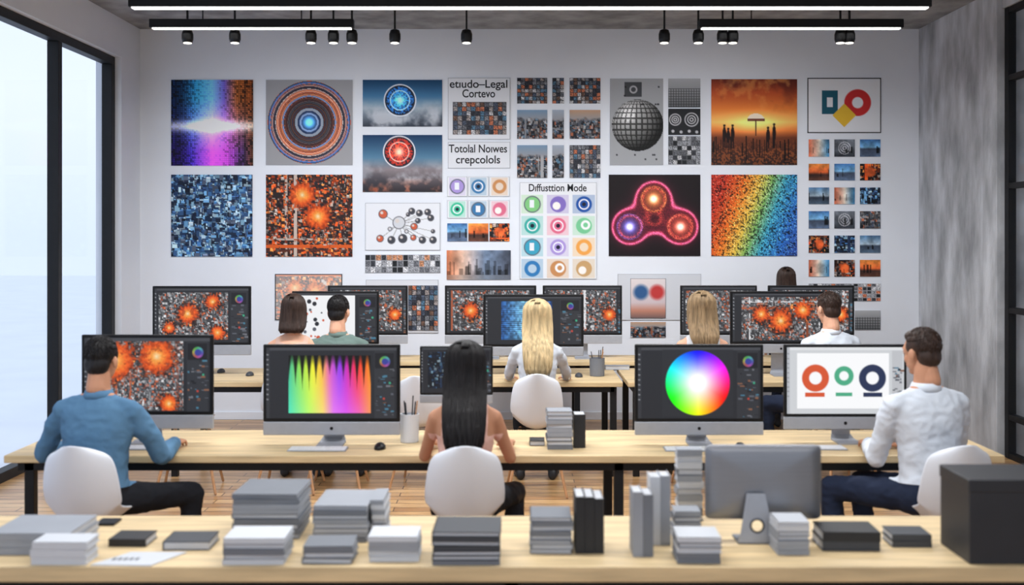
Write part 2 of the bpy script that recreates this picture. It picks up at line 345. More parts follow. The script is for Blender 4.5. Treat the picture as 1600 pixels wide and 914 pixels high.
def painted(name,panels,m,edge,th=0.012):
    V=[];C=[];Q=[];B=[];off=0
    for (x0,x1,z0,z1,y,img) in panels:
        h,w,_=img.shape; X,Z=np.meshgrid(np.linspace(x0,x1,w),np.linspace(z1,z0,h))
        V.append(np.stack([X.ravel(),np.full(X.size,y-th),Z.ravel()],1)); a=np.clip(img,0,1).reshape(-1,3); C.append(np.where(a<=.04045,a/12.92,((a+.055)/1.055)**2.4))
        idx=np.arange(h*w).reshape(h,w)+off; Q.append(np.stack([idx[:-1,:-1],idx[1:,:-1],idx[1:,1:],idx[:-1,1:]],-1).reshape(-1,4)); off+=h*w
        v,f=boxvf(x0,x1,y-th,y,z0,z1); V.append(np.array(v)); C.append(np.full((8,3),.6)); B+=[tuple(i+off for i in q) for q in f if q!=(0,1,5,4)]; off+=8
    V=np.concatenate(V);C=np.concatenate(C);Q=np.concatenate(Q)
    Fc=Q.tolist()+B; o=mk(name,V,Fc,[m,edge],np.concatenate([np.zeros(len(Q)),np.ones(len(B))]))
    ca=o.data.color_attributes.new('Col','FLOAT_COLOR','POINT'); ca.data.foreach_set('color',np.concatenate([C,np.ones((len(C),1))],1).astype(np.float32).ravel()); return o
DB=11.26; DP=DB-.004
def poster(name,x0,y0,x1,y1,img_fn,th=.010):
    h=int(y1-y0+1);w=int(x1-x0+1); return painted(name,[(wx(x0,DB),wx(x1,DB),wz(y1,DB),wz(y0,DB),DP,img_fn(h,w))],M['print'],M['edge'],th)
def posters(name,rects,fn):
    P=[]
    for k,(x0,y0,x1,y1) in enumerate(rects): P.append((wx(x0,DB),wx(x1,DB),wz(y1,DB),wz(y0,DB),DP,fn(int(y1-y0+1),int(x1-x0+1),k)))
    return painted(name,P,M['print'],M['edge'],.01)
def text(name,s,cx,cy,size_px,width_px,parent,D=DB):
    c=bpy.data.curves.new(name,'FONT'); c.body=s; c.align_x='CENTER'; c.align_y='CENTER'; k=D/F; c.size=size_px*k*1.35; c.extrude=.0008; c.offset=c.size*.014
    o=link(bpy.data.objects.new(name,c)); c.materials.append(M['ink']); bpy.context.view_layer.update()
    if o.dimensions.x>0: o.scale.x=width_px*k/o.dimensions.x
    o.rotation_euler=(math.pi/2,0,0); o.location=(wx(cx,D),D-.0155,wz(cy,D))
    o.parent=parent; o.matrix_parent_inverse=Matrix.Translation(-parent.location); return o
# ---------------- ROOM
XL=-3.85; XR=4.21; ZC=4.04; Y0=-2.2
o=box('floor',XL-.3,XR+2.2,Y0,DB+.2,-.1,0,M['wood'])
fm=bpy.data.materials.new('wood_plank_floor'); fm.use_nodes=True; nt=fm.node_tree; b=nt.nodes['Principled BSDF']
tc=nt.nodes.new('ShaderNodeTexCoord'); br=nt.nodes.new('ShaderNodeTexBrick'); br.inputs['Scale'].default_value=1; br.inputs['Brick Width'].default_value=1.3; br.inputs['Row Height'].default_value=.11; br.inputs['Mortar Size'].default_value=.004
br.inputs['Color1'].default_value=rgb(206,166,116)+(1,); br.inputs['Color2'].default_value=rgb(158,116,76)+(1,); br.inputs['Mortar'].default_value=rgb(84,60,42)+(1,)
nt.links.new(tc.outputs['Object'],br.inputs['Vector']); mp=nt.nodes.new('ShaderNodeMapping'); mp.inputs['Scale'].default_value=(1.2,14,1); nt.links.new(tc.outputs['Object'],mp.inputs[0])
nn=nt.nodes.new('ShaderNodeTexNoise'); nn.inputs['Scale'].default_value=3; nn.inputs['Detail'].default_value=7; nt.links.new(mp.outputs[0],nn.inputs['Vector'])
mx=nt.nodes.new('ShaderNodeMixRGB'); mx.blend_type='OVERLAY'; mx.inputs[0].default_value=.9; nt.links.new(br.outputs['Color'],mx.inputs[1]); nt.links.new(nn.outputs['Fac'],mx.inputs[2]); nt.links.new(mx.outputs[0],b.inputs['Base Color']); b.inputs['Roughness'].default_value=.32
o.data.materials[0]=fm
box('ceiling',XL-.3,XR+2.2,Y0,DB+.2,ZC,ZC+.15,M['ceilc'])
box('wall_back',XL-.3,XR+2.2,DB,DB+.2,0,ZC,M['wall'])
WT=3.66; WY1=10.72
boxes('wall_left',[(XL-.25,XL,WY1,DB,0,ZC),(XL-.25,XL,Y0,WY1,WT,ZC)],M['wall'])
fr=[(XL-.16,XL-.06,Y0,WY1,0,.08),(XL-.16,XL-.06,Y0,WY1,WT-.08,WT),(XL-.16,XL-.06,WY1-.09,WY1,.08,WT-.08)]
y=9.42
while y>Y0: fr.append((XL-.16,XL-.06,y-.04,y+.04,.08,WT-.08)); y-=1.95
wf=boxes('window_frame',fr,M['black'],.004)
gm=bpy.data.materials.new('window_glass'); gm.use_nodes=True; nt=gm.node_tree; nt.nodes.clear()
t=nt.nodes.new('ShaderNodeBsdfTransparent'); g=nt.nodes.new('ShaderNodeBsdfGlossy'); g.inputs['Roughness'].default_value=.02; x=nt.nodes.new('ShaderNodeMixShader'); x.inputs[0].default_value=.025; oo=nt.nodes.new('ShaderNodeOutputMaterial')
t.inputs[0].default_value=(.97,.985,1,1); nt.links.new(t.outputs[0],x.inputs[1]); nt.links.new(g.outputs[0],x.inputs[2]); nt.links.new(x.outputs[0],oo.inputs[0])
gl=box('glass_pane',XL-.115,XL-.105,Y0,WY1-.09,.08,WT-.08,gm)
group('window_1',[wf,gl])
PY=9.62
box('wall_right',XR,XR+.2,PY,DB,0,ZC,M['conc'])
box('pillar',XR-.05,XR+.2,PY-.28,PY,0,ZC,M['conc'],.005)
boxes('wall_right_header',[(XR,XR+.2,Y0,PY-.28,3.85,ZC)],M['conc'])
fr=[]
for z in (.0,.33,1.24,2.3,3.22,3.8): fr.append((XR+.02,XR+.08,Y0,PY-.28,z,z+.05))
y=PY-.33
while y>Y0: fr.append((XR+.015,XR+.085,y-.025,y+.045,.0,3.85)); y-=1.0
wf=boxes('partition_frame',fr,M['black'],.003); gl=box('glass_pane',XR+.045,XR+.055,Y0,PY-.3,.03,3.8,gm); group('window_2',[wf,gl])
box('wall_corridor',XR+1.9,XR+2.1,Y0,DB,0,ZC,M['wall'])
fr=[(XL,XR,Y0-.1,Y0,0,.08),(XL,XR,Y0-.1,Y0,3.6,3.7)]+[(x-.04,x+.04,Y0-.1,Y0,.08,3.6) for x in np.linspace(XL+.05,XR-.05,6)]
group('rear_light_opening',[boxes('window_frame',fr,M['black'],.003)])  # unseen open frames behind the camera, added to admit frontal daylight
box('wall_front',XL-.3,XR+.2,Y0-.15,Y0,3.7,ZC,M['wall'])
box('baseboard_back',XL,XR,DB-.015,DB,0,.08,M['wall'],.003)
box('ground',-60,XL-.31,-40,60,-.35,-.25,mat('paving',(.90,.92,.96),.8,var=.03,vs=1))
# ---------------- lights
LC=(.96,.98,1)
def linear(name,x0,x1,D,z,w=.08,h=.07,energy=0):
    a=box('housing',x0,x1,D-w/2,D+w/2,z,z+h,M['black'],.004); b_=box('diffuser',x0+.02,x1-.02,D-w/2+.01,D+w/2-.01,z-.008,z+.001,M['led'])
    ps=[a,b_]
    for x in (x0+.4,x1-.4): ps.append(box('cable',x-.004,x+.004,D-.004,D+.004,z+h,ZC,M['black']))
    if energy:
        L=bpy.data.lights.new('led_light','AREA'); L.shape='RECTANGLE'; L.size=x1-x0; L.size_y=.12; L.energy=energy; L.color=LC
        lo=link(bpy.data.objects.new('led_light',L)); lo.location=((x0+x1)/2,D,z-.02); ps.append(lo)
    return group(name,ps)
linear('added_fill_lamp',wx(203,7.5),wx(1453,7.5),7.5,wz(12,7.5),h=.1,energy=190)
linear('added_fill_lamp',-2.6,2.8,4.4,3.5,energy=110)  # lamp out of view, added to brighten the room
linear('added_fill_lamp',-2.6,2.8,1.2,3.5,energy=70)  # second added fill lamp, unseen, lifts the light near the camera
D2=8.3
linear('track_lamp',wx(235,D2),wx(553,D2),D2,wz(44,D2),w=.07,h=.065)
linear('track_lamp',wx(1092,D2),wx(1410,D2),D2,wz(44,D2),w=.07,h=.065)
for px in (293,367,486,521,550,617,729,1038,1091,1129,1145,1313,1327):
    D=D2+.12; x=wx(px,D); zt=wz(46,D); zb=wz(67,D)
    rr=[]
    for (f,r) in ((0,.02),(.06,.034),(.35,.044),(.75,.044),(1,.036)): rr.append((Vector((x,D,zt+(zb-zt)*f)),Vector((r,0,0)),Vector((0,r,0))))
    V,Fc=loft(rr,20); a=mk('lamp_head',V,Fc,M['blackp'],smooth=False)
    V,Fc=loft([(Vector((x,D,zb-.004)),Vector((.03,0,0)),Vector((0,.03,0))),(Vector((x,D,zb+.003)),Vector((.03,0,0)),Vector((0,.03,0)))],16); l=mk('lens',V,Fc,M['lens'])
    r=box('rod',x-.007,x+.007,D-.007,D+.007,zt-.01,ZC,M['black'])
    L=bpy.data.lights.new('spot','SPOT'); L.energy=36; L.spot_size=math.radians(100); L.spot_blend=.9; L.shadow_soft_size=.06; L.color=(.98,.985,1)
    lo=link(bpy.data.objects.new('spot',L)); lo.location=(x,D,zb-.02); lo.rotation_euler=(math.radians(56),0,0)
    group('ceiling_spotlight',[a,l,r,lo],(x,D,zt))
w=bpy.data.worlds.new('world'); scene.world=w; w.use_nodes=True; nt=w.node_tree; bg=nt.nodes['Background']
tc=nt.nodes.new('ShaderNodeTexCoord'); sx=nt.nodes.new('ShaderNodeSeparateXYZ'); cr=nt.nodes.new('ShaderNodeValToRGB'); nt.links.new(tc.outputs['Generated'],sx.inputs[0]); nt.links.new(sx.outputs['Z'],cr.inputs[0])
cr.color_ramp.elements[0].position=0.0; cr.color_ramp.elements[0].color=(.68,.77,.88,1); cr.color_ramp.elements[1].position=.45; cr.color_ramp.elements[1].color=(.66,.75,.93,1)
e_=cr.color_ramp.elements.new(.12); e_.color=(.78,.85,.96,1)
nt.links.new(cr.outputs[0],bg.inputs[0]); bg.inputs[1].default_value=1.25
# ---------------- WALL ART
poster('equalizer_poster',268,125,396,259,a_eq)
poster('concentric_ring_poster',416,125,551,258,a_rings)
poster('blue_orb_poster',567,125,691,198,lambda h,w:a_sky(h,w,w*.47,h*.44,25,False,2))
poster('red_orb_poster',567,211,691,300,lambda h,w:a_sky(h,w,w*.46,h*.3,25,True,5))
poster('blue_collage_poster',268,273,395,401,lambda h,w:mosaic(h,w,BL,2400,2,9,4,(22,32,50)))
poster('orange_flower_poster',416,273,551,401,lambda h,w:a_flower(h,w,[(.42,.25,.155),(.6,.51,.15)],3))
poster('molecule_poster',571,317,688,391,a_net)
poster('tile_strip_poster',571,398,688,426,lambda h,w:frame(a_tiles(h,w,14,3,5,(150,152,158),GR+[(170,120,90)]),(140,142,148)))
def a_t1(h,w):
    img=blank(h,w,(226,228,234)); img[38:h-8,8:w-6]=a_tiles(h-46,w-14,12,7,9,(60,60,66)); return frame(img,(120,124,132))
p=poster('studio_text_poster',700,122,797,218,a_t1); text('text_line_1','etıudo–Legal',748,132,13,90,p); text('text_line_2','Cortevo',748,147,13,51,p)
p=poster('text_poster',700,222,797,263,lambda h,w:frame(blank(h,w,(226,228,234)),(130,134,142))); text('text_line_1','Totolal Noıwes',747,233,13,91,p); text('text_line_2','crepcolols',747,250,13,69,p)
posters('icon_card_strip',[(699+33*i,276+37*j,730+33*i,307+37*j-(3*j)) for j in range(2) for i in range(3)],lambda h,w,k:frame(a_icons(h,w,1,1,k+40),(170,172,178)))
posters('photo_print_strip',[(699+33*i,349,730+33*i,377) for i in range(3)],lambda h,w,k:a_photo(h,w,[6,21,40][k],[6,0,5][k]))
poster('cityscape_poster',698,391,798,437,a_wcity)
posters('city_photo_grid',[(a,c,b_,d) for (c,d) in ((122,162),(172,217),(227,278)) for (a,b_) in ((808,855),(863,881),(890,938))],lambda h,w,k:a_tiles(h,w,max(3,w//6),7,k+3,(50,50,56)) if k in(0,1,2,8) else a_city(h,w,k+20))
p=poster('icon_chart_poster',812,285,932,436,lambda h,w:frame(a_icons(h,w,3,4,17,top=18),(150,154,160))); text('text_line_1','Dıffusttion Mode',871,294,12,90,p)
poster('halftone_sphere_poster',953,123,1036,258,a_sphere)
posters('grey_photo_column',[(1044,123,1094,168),(1044,170,1094,211),(1044,213,1094,257)],lambda h,w,k:[a_gskyl,a_gcirc,lambda h,w:a_tiles(h,w,7,6,31,(100,102,106),GR)*.9][k](h,w))
poster('sunset_poster',1111,124,1245,258,a_sunset)
poster('neon_trefoil_poster',951,273,1094,400,a_trefoil)
poster('rainbow_dot_poster',1111,273,1245,400,a_rainbow)
poster('framed_mark_poster',1261,122,1376,208,a_mark)
posters('small_photo_grid',[(1263+40*i,c,1295+40*i,d) for (c,d) in ((218,245),(256,282),(293,319),(330,357),(368,395),(406,432)) for i in range(3)],lambda h,w,k:a_photo(h,w,k*5+3,[7,4,6,0,6,5,1,7,2,6,4,3,5,2,1,7,5,0][k]))
poster('small_tile_strip',1263,443,1375,470,lambda h,w:a_tiles(h,w,16,5,8,(165,165,170),GR+[(190,110,80)]))
poster('orange_print_poster',430,428,535,500,lambda h,w:frame(a_flower(h,w,[(.3,.3,.12),(.6,.4,.15)],12)*.5+.5,(60,60,66),2))
poster('line_print_poster',572,437,685,520,lambda h,w:frame(blank(h,w,(214,216,222)),(150,150,156)))
poster('circle_board_poster',965,428,1095,500,lambda h,w:frame(blank(h,w,(206,209,216)),(160,162,168)))
def a_two(h,w):
    img=ramp(np.tile((np.arange(h)/h)[:,None],(1,w)),[(0,(225,215,215)),(.6,(205,190,195)),(.8,(190,130,110)),(1,(110,90,90))]); disc(img,w*.3,h*.35,w*.2,(50,90,140),6); disc(img,w*.75,h*.35,w*.2,(190,60,60),6); return frame(img,(60,60,66))
def raised(name,rc,fn):
    x0,y0,x1,y1=rc; D=DB-.016; return painted(name,[(wx(x0,D),wx(x1,D),wz(y1,D),wz(y0,D),D,fn(y1-y0+1,x1-x0+1))],M['print'],M['edge'],.01)
raised('two_circle_print',(985,435,1040,497),a_two)
raised('black_tile_print',(638,446,684,516),lambda h,w:a_tiles(h,w,7,9,7,(40,40,46)))
poster('dark_print',985,503,1040,527,lambda h,w:a_city(h,w,13))
poster('grey_print',1335,485,1375,515,lambda h,w:a_gskyl(h,w))
# ---------------- TABLES
def table(name,x0,x1,D0,D1,legs,z=.75,th=.04,lw=.05):
    ps=[box('tabletop',x0,x1,D0,D1,z-th,z,M['wood'],.005)]
    L=[(x0+.06,x1-.06,D0+.03,D0+.06,z-th-.045,z-th),(x0+.06,x1-.06,D1-.06,D1-.03,z-th-.045,z-th)]
    for lx in legs: L+= [(lx-lw/2,lx+lw/2,D0+.03,D0+.03+lw,0,z-th),(lx-lw/2,lx+lw/2,D1-.03-lw,D1-.03,0,z-th),(lx-lw/2,lx+lw/2,D0+.08,D1-.08,z-th-.05,z-th)]
    ps.append(boxes('steel_frame',L,M['black'],.002)); return group(name,ps)
TF0=3.76;TF1=4.45; TM0=5.67;TM1=6.42
table('display_table',-2.35,2.45,TF0,TF1,[-2.2,0,2.3],th=.055)
table('work_table',-2.65,2.57,TM0,TM1,[-2.53,.56,2.48])
table('work_table',-2.76,.87,8.54,9.45,[-2.66,.80])
table('work_table',.91,2.95,8.54,9.45,[.98,2.88])
table('work_table',-2.2,3.3,9.95,10.5,[-2.1,.6,3.2])
# ---------------- MONITORS
def ui(h,w,canvas,cr=(.08,.08,.72,.9),dark=True,wheel=True,seed=0):
    img=blank(h,w,(40,42,48) if dark else (205,208,212)); rect(img,0,0,w,h*.05,(70,72,78) if dark else (225,227,230)); rect(img,0,0,w*.03,h,(52,54,60) if dark else (185,188,194))
    r=random.Random(seed); x0,y0,x1,y1=int(cr[0]*w),int(cr[1]*h),int(cr[2]*w),int(cr[3]*h); img[y0:y1,x0:x1]=canvas(y1-y0,x1-x0)
    px=max(cr[2]+.03,.78)*w; rect(img,px,h*.06,w*.985,h,(50,52,58) if dark else (190,192,197))
    for k in range(34):
        yy=h*(.3+.67*r.random()); xx=px+(w*.97-px)*r.random(); rect(img,xx,yy,xx+r.randint(2,8),yy+r.randint(1,3),r.choice([(110,112,120),(80,84,92),(90,94,104),(130,90,70),(70,120,145),(30,32,38)]))
    if wheel and dark:
        X,Y=grid(h,w); cx=(px+w*.985)/2; cy=h*.2; R=min((w*.985-px)*.3,h*.08); d=np.hypot(X-cx,Y-cy); rect(img,px+1,h*.08,w*.98,h*.3,(30,31,37)); blend(img,np.clip(R-d,0,1)*.7,hsv(np.arctan2(Y-cy,X-cx)/6.283+.65,.55+0*d,.85)) ; disc(img,cx,cy,R*.55,(56,64,150))
        disc(img,w*.945,h*.5,1.8,(60,170,130)); disc(img,w*.9,h*.72,1.8,(190,70,60))
    for k in range(10): rect(img,w*.008,h*(.1+.07*k),w*.022,h*(.1+.07*k)+2,(140,142,148))
    return img
def c_spikes(h,w):
    X,Y=grid(h,w);u=X/w;v=Y/h
    col=ramp(u,[(0,(70,190,150)),(.14,(150,225,80)),(.3,(245,240,50)),(.40,(250,190,60)),(.5,(225,90,190)),(.62,(140,60,240)),(.72,(210,40,170)),(.84,(250,50,50)),(1,(250,150,30))]); low=ramp(u,[(0,(80,230,190)),(.25,(190,250,110)),(.42,(250,220,120)),(.55,(225,120,245)),(.7,(220,90,240)),(.85,(240,100,190)),(1,(250,150,90))]); m=(np.clip(v*1.2-.2,0,1))[...,None]; col=col*(1-m)+low*m
    ph=(u*12+.5)%1; t=1-abs(ph-.5)*2; depth=-.06+.45*np.clip(t,0,1)**2.2*(.8+.3*np.sin(u*9)); e=np.clip((v-depth)*4.5,0,1)[...,None]; return col*e+.04*(1-e)
def c_wheel(h,w):
    img=blank(h,w,(44,46,52)); X,Y=grid(h,w); cx,cy=w*.5,h*.5; R=min(h,w)*.49; d=np.hypot(X-cx,Y-cy); a=np.arctan2(Y-cy,X-cx)/(2*math.pi)
    blend(img,np.clip(R-d,0,1),hsv(a*1.0-.08+0*d,np.clip((d/R-.25)*1.4,0,1),1.)); return img
def c_marks(h,w):
    img=blank(h,w,(248,249,251)); cy=h*.45
    ring(img,w*.2,cy,h*.18,h*.065,(214,86,48)); rect(img,w*.09,cy+h*.27,w*.3,cy+h*.34,(214,86,48))
    ring(img,w*.51,cy-h*.04,h*.13,h*.045,(76,170,132)); rect(img,w*.42,cy+h*.27,w*.6,cy+h*.33,(76,170,132))
    ring(img,w*.82,cy,h*.18,h*.065,(38,50,84)); rect(img,w*.72,cy+h*.27,w*.93,cy+h*.34,(38,50,84)); return img
def c_fl(spots,seed,cov=1.5):
    def f(h,w):
        img=mosaic(h,w,[(140,142,146),(90,92,96),(54,54,58),(185,185,188),(170,90,60),(110,112,116)],int(h*w/5),1,4,seed,(60,60,64)); o2=a_flower(h,w,spots,seed,4)
        X,Y=grid(h,w); m=np.zeros((h,w)); n=vnoise(h,w,4,seed)
        for a,b_,r in spots: m=np.maximum(m,np.clip((cov+.8*(n-.5)-np.hypot(X-a*w,Y-b_*h)/(r*w))*2.5,0,1))
        return blend(img,m,o2)
    return f
def c_code(h,w):
    X,Y=grid(h,w); img=ramp(X/w,[(0,(40,90,160)),(.5,(140,210,250)),(1,(40,80,150))]); img[(Y.astype(int)%3==0)]*=.45; n=vnoise(h,w,3,9); return np.clip(img*(.6+n[...,None]*.8),0,1)
def c_white(h,w):
    img=blank(h,w,(240,241,244)); r=random.Random(5)
    for i in range(26): disc(img,r.random()*w*.5,r.random()*h,r.uniform(1,3.5),r.choice([(40,42,50),(200,80,50),(90,94,104)]))
    return img
def monitor(px0,px1,yt,yb,D,imgf,zt=.75,name='desktop_monitor'):
    x0,x1,z1,z0=wx(px0,D),wx(px1,D),wz(yt,D),wz(yb,D); xc=(x0+x1)/2; w_=x1-x0; hh=z1-z0; ch=hh*.15
    ps=[box('body',x0,x1,D,D+.022,z0+ch,z1,M['blackp'],.006),box('chin',x0,x1,D-.001,D+.022,z0,z0+ch-.001,M['aluchin'],.005)]
    V=[];Fc=[]
    rings=[(D+.022,.99),(D+.04,.8),(D+.055,.45)]
    for (yy,f) in rings:
        for sx_,sz_ in ((-1,-1),(1,-1),(1,1),(-1,1)): V.append((xc+sx_*w_/2*f,yy,(z0+z1)/2+sz_*hh/2*f))
    for k in range(2):
        for i in range(4): j=(i+1)%4; Fc.append((k*4+i,k*4+j,k*4+4+j,k*4+4+i))
    Fc.append((8,9,10,11))
    ps.append(mk('rear_shell',V,Fc,M['aluchin']))
    bz=.018*w_/.75; iw=int((px1-px0)*1.0); ih=int(iw*(z1-z0-ch-2*bz)/(w_-2*bz))
    ps.append(painted('screen',[(x0+bz,x1-bz,z0+ch+bz,z1-bz,D,imgf(max(20,ih),max(20,iw)))],M['screen'],M['blackp'],.0012))
    V,Fc=loft([(Vector((xc,D-.0035,z0+ch*.5)),Vector((.009,0,0)),Vector((0,0,.009))),(Vector((xc,D,z0+ch*.5)),Vector((.009,0,0)),Vector((0,0,.009)))],16); ps.append(mk('chin_dot',V,Fc,M['blackp']))
    sw=w_*.15; t=.008; prof=[(D-.09,zt+.0045),(D+.06,zt+.006),(D+.085,zt+.03),(D+.075,z0+hh*.3),(D+.055,z0+hh*.45)]; V=[];Fc=[]
    for (yy,zz) in prof:
        k=1.0 if zz>zt+.02 else 1.25
        V+=[(xc-sw/2*k,yy,zz-t/2),(xc+sw/2*k,yy,zz-t/2),(xc+sw/2*k,yy+(t if zz>zt+.02 else 0),zz+t/2),(xc-sw/2*k,yy+(t if zz>zt+.02 else 0),zz+t/2)]
    for k in range(4):
        for i in range(4): j=(i+1)%4; Fc.append((k*4+i,k*4+4+i,k*4+4+j,k*4+j))
    Fc+= [(0,1,2,3),(19,18,17,16)]; ps.append(mk('stand',V,Fc,M['aluchin'])); return group(name,ps)
monitor(127,333,523,670,6.05,lambda h,w:ui(h,w,c_fl([(.28,.28,.22),(.72,.22,.2),(.12,.85,.1),(.85,.9,.1)],2,1.25),(.03,.05,.79,.99),seed=1))
monitor(411,625,538,680,5.98,lambda h,w:ui(h,w,c_spikes,(.175,.12,.8,.93),seed=2))
monitor(992,1193,538,680,5.98,lambda h,w:ui(h,w,c_wheel,(.2,.04,.78,.97),seed=3))
monitor(1225,1417,538,671,6.05,lambda h,w:ui(h,w,c_marks,(.09,.1,.87,.92),dark=False,wheel=False,seed=4))
monitor(656,770,541,630,6.25,lambda h,w:ui(h,w,lambda h,w:mosaic(h,w,BL,200,1,5,2,(30,34,46))*.7,(.1,.1,.6,.9),seed=5))
monitor(238,392,447,555,8.95,lambda h,w:ui(h,w,c_fl([(.42,.45,.14),(.78,.2,.1),(.15,.75,.08),(.85,.85,.1)],6),(.05,.08,.78,.95),seed=6))
monitor(456,592,455,552,8.95,lambda h,w:ui(h,w,c_white,(.03,.06,.74,.98),seed=7))
monitor(755,912,460,556,8.95,lambda h,w:ui(h,w,c_code,(.17,.1,.7,.9),seed=8))
monitor(1141,1300,455,552,8.95,lambda h,w:ui(h,w,c_fl([(.25,.4,.1),(.5,.55,.14),(.78,.3,.11)],9),(.1,.08,.9,.97),wheel=False,seed=9))
for k,(a,b_) in enumerate([(512,637),(695,838),(848,972),(1063,1183),(1200,1335)]):
    monitor(a,b_,446,537,10.2,lambda h,w,k=k:ui(h,w,c_fl([(.25,.5,.1),(.9,.6,.09)],21+k),(.05,.08,.95,.95),wheel=False,seed=11+k))
# rear-view silver computer on display table
D=4.1; x0,x1,z1,z0=wx(1102,D),wx(1283,D),wz(695,D),wz(811,D); xc=(x0+x1)/2
V=[];Fc=[];rg=[(D+.012,1.0),(D,1.0),(D-.006,.985),(D-.014,.8),(D-.020,.5),(D-.022,.15)]
for (yy,f) in rg:
    for i in range(48):
        t=2*math.pi*i/48; c,s_=math.cos(t),math.sin(t); e=.10+.15*(1-f); V.append((xc+(x1-x0)/2*f*math.copysign(abs(c)**e,c),yy,(z0+z1)/2+(z1-z0)/2*f*math.copysign(abs(s_)**e,s_)))
for k in range(len(rg)-1):
    for i in range(48): j=(i+1)%48; Fc.append((k*48+i,k*48+j,k*48+48+j,k*48+48+i))
Fc.append(tuple(range((len(rg)-1)*48,len(rg)*48))); Fc.append(tuple(range(47,-1,-1)))
bd=mk('body',V,Fc,M['alu'],smooth=True)
c=bpy.data.curves.new('stand','CURVE'); c.dimensions='2D'; c.fill_mode='BOTH'; c.extrude=.005; c.bevel_depth=.001
sp=c.splines.new('POLY'); pts=[(-.072,0),(.072,0),(.060,.03),(.032,.175),(-.032,.175),(-.060,.03)]; sp.points.add(len(pts)-1)
for p_,q in zip(sp.points,pts): p_.co=(q[0],q[1],0,1)
sp.use_cyclic_u=True
sp=c.splines.new('POLY'); sp.points.add(23)
for i,p_ in enumerate(sp.points): p_.co=(.024*math.cos(2*math.pi*i/24),.060+.024*math.sin(2*math.pi*i/24),0,1)
sx0=xc-.036; TA=82
sp.use_cyclic_u=True; c.materials.append(M['aluchin']); st=link(bpy.data.objects.new('stand',c)); st.rotation_euler=(math.radians(TA),0,0); st.location=(sx0,D-.062,.757)
rim=Soup()
for i in range(24):
    a0=2*math.pi*i/24;a1=2*math.pi*(i+1)/24; RT=Matrix.Rotation(math.radians(TA),3,'X'); q0=RT@Vector((.024*math.cos(a0),.060+.024*math.sin(a0),.006)); q1=RT@Vector((.024*math.cos(a1),.060+.024*math.sin(a1),.006)); o_=Vector((sx0,D-.062,.757)); rim.cap(o_+q0,o_+q1,.004,.004,n=6)
rm=mk('cable_hole_rim',rim.V,rim.F,M['bdark'],smooth=True)
ft=box('foot',sx0-.072,sx0+.072,D-.068,D+.05,.7505,.757,M['bgrey'],.002)
group('desktop_computer',[bd,st,ft,rm],(xc,D,.75))
# ---------------- BOOKS
def stack(px0,px1,yb,hf,depth,n,mats,name='book_stack',vertical=False,z=.75,seed=0):
    D=Dt(yb,z); k=D/F; x0,x1=wx(px0,D),wx(px1,D); hh=hf*k; r=random.Random(seed+int(px0)); ms=list(mats)+['paper']; V=[];Fc=[];MI=[]
    def addb(bx,mi,ang=0,dx=0,dy=0):
        v,f=boxvf(*bx); c_,s_=math.cos(ang),math.sin(ang); nn=len(V)
        for p in v: X,Y=p[0]-ccx,p[1]-ccy; V.append((ccx+X*c_-Y*s_+dx,ccy+X*s_+Y*c_+dy,p[2]))
        Fc.extend([tuple(i+nn for i in q) for q in f]); MI.extend([mi]*6)
    ccx=(x0+x1)/2; ccy=D+depth/2+.004
    if not vertical:
        t=hh/n
        for i in range(n):
            a=r.uniform(-.035,.035); dx=r.uniform(-.004,.004); dy=r.uniform(-.003,.003); z0=z+i*t; mi=(0 if i==n-1 else r.randrange(len(mats))); bt=min(.0035,t*.2)
            sp_front=r.random()<.5
            X0,X1,Y0_,Y1_=x0+.006,x1-.006,D+.006,D+depth
            addb((X0,X1,Y0_,Y1_,z0+.0004,z0+bt),mi,a,dx,dy); addb((X0,X1,Y0_,Y1_,z0+t-bt,z0+t-.0003),mi,a,dx,dy)
            addb((X0+.003,X1-.003,Y0_+.003,Y1_-.003,z0+bt,z0+t-bt),len(mats),a,dx,dy)
            if sp_front: addb((X0,X1,Y0_-.001,Y0_+.003,z0+.0004,z0+t-.0003),mi,a,dx,dy)
            else: addb((X0-.001,X0+.003,Y0_,Y1_,z0+.0004,z0+t-.0003),mi,a,dx,dy)
    else:
        t=(x1-x0)/n
        for i in range(n):
            X0=x0+i*t; h2=hh*r.uniform(.93,1); bt=min(.003,t*.2); mi=r.randrange(len(mats))
            addb((X0+.0005,X0+bt,D,D+depth,z,z+h2),mi); addb((X0+t-bt,X0+t-.0005,D,D+depth,z,z+h2),mi); addb((X0+.0005,X0+t-.0005,D-.001,D+.003,z,z+h2),mi); addb((X0+bt,X0+t-bt,D+.003,D+depth-.004,z+.004,z+h2-.004),len(mats))
    return mk(name,V,Fc,[M[m] for m in ms],MI)
stack(-20,112,868,34,.27,3,['blight','bgrey'])
stack(44,136,884,36,.12,3,['bwhite','blight'])
stack(166,230,855,12,.13,1,['bblack'],name='black_notebook')
stack(252,330,861,14,.15,1,['bdark'],name='black_notebook')
stack(360,468,843,70,.27,9,['bgrey','blight','bgrey'])
stack(345,446,884,42,.17,5,['bwhite','blight','bgrey'])
stack(486,576,848,57,.27,8,['blight','bgrey']); stack(577,603,842,60,.2,8,['blight','bwhite'])
stack(470,553,882,28,.15,3,['bgrey','bgrey'])
stack(573,656,879,40,.15,5,['bwhite','blight'])
stack(673,784,884,52,.22,7,['bdark','bgrey','blight'])
stack(827,897,866,57,.17,8,['bgrey','blight'])
stack(899,944,865,90,.15,3,['bblack'],name='upright_books',vertical=True)
stack(989,1021,870,102,.12,2,['blight','bgrey'],name='upright_books',vertical=True)
stack(1016,1048,852,112,.1,2,['blight','bwhite'],name='upright_books',vertical=True)
stack(1057,1101,815,112,.08,11,['blight','bgrey','bwhite'])
stack(1051,1097,842,42,.1,5,['blight','bgrey'])
stack(1058,1131,882,42,.15,5,['bwhite','bgrey'])
stack(1213,1268,868,52,.14,7,['bwhite','blight'])
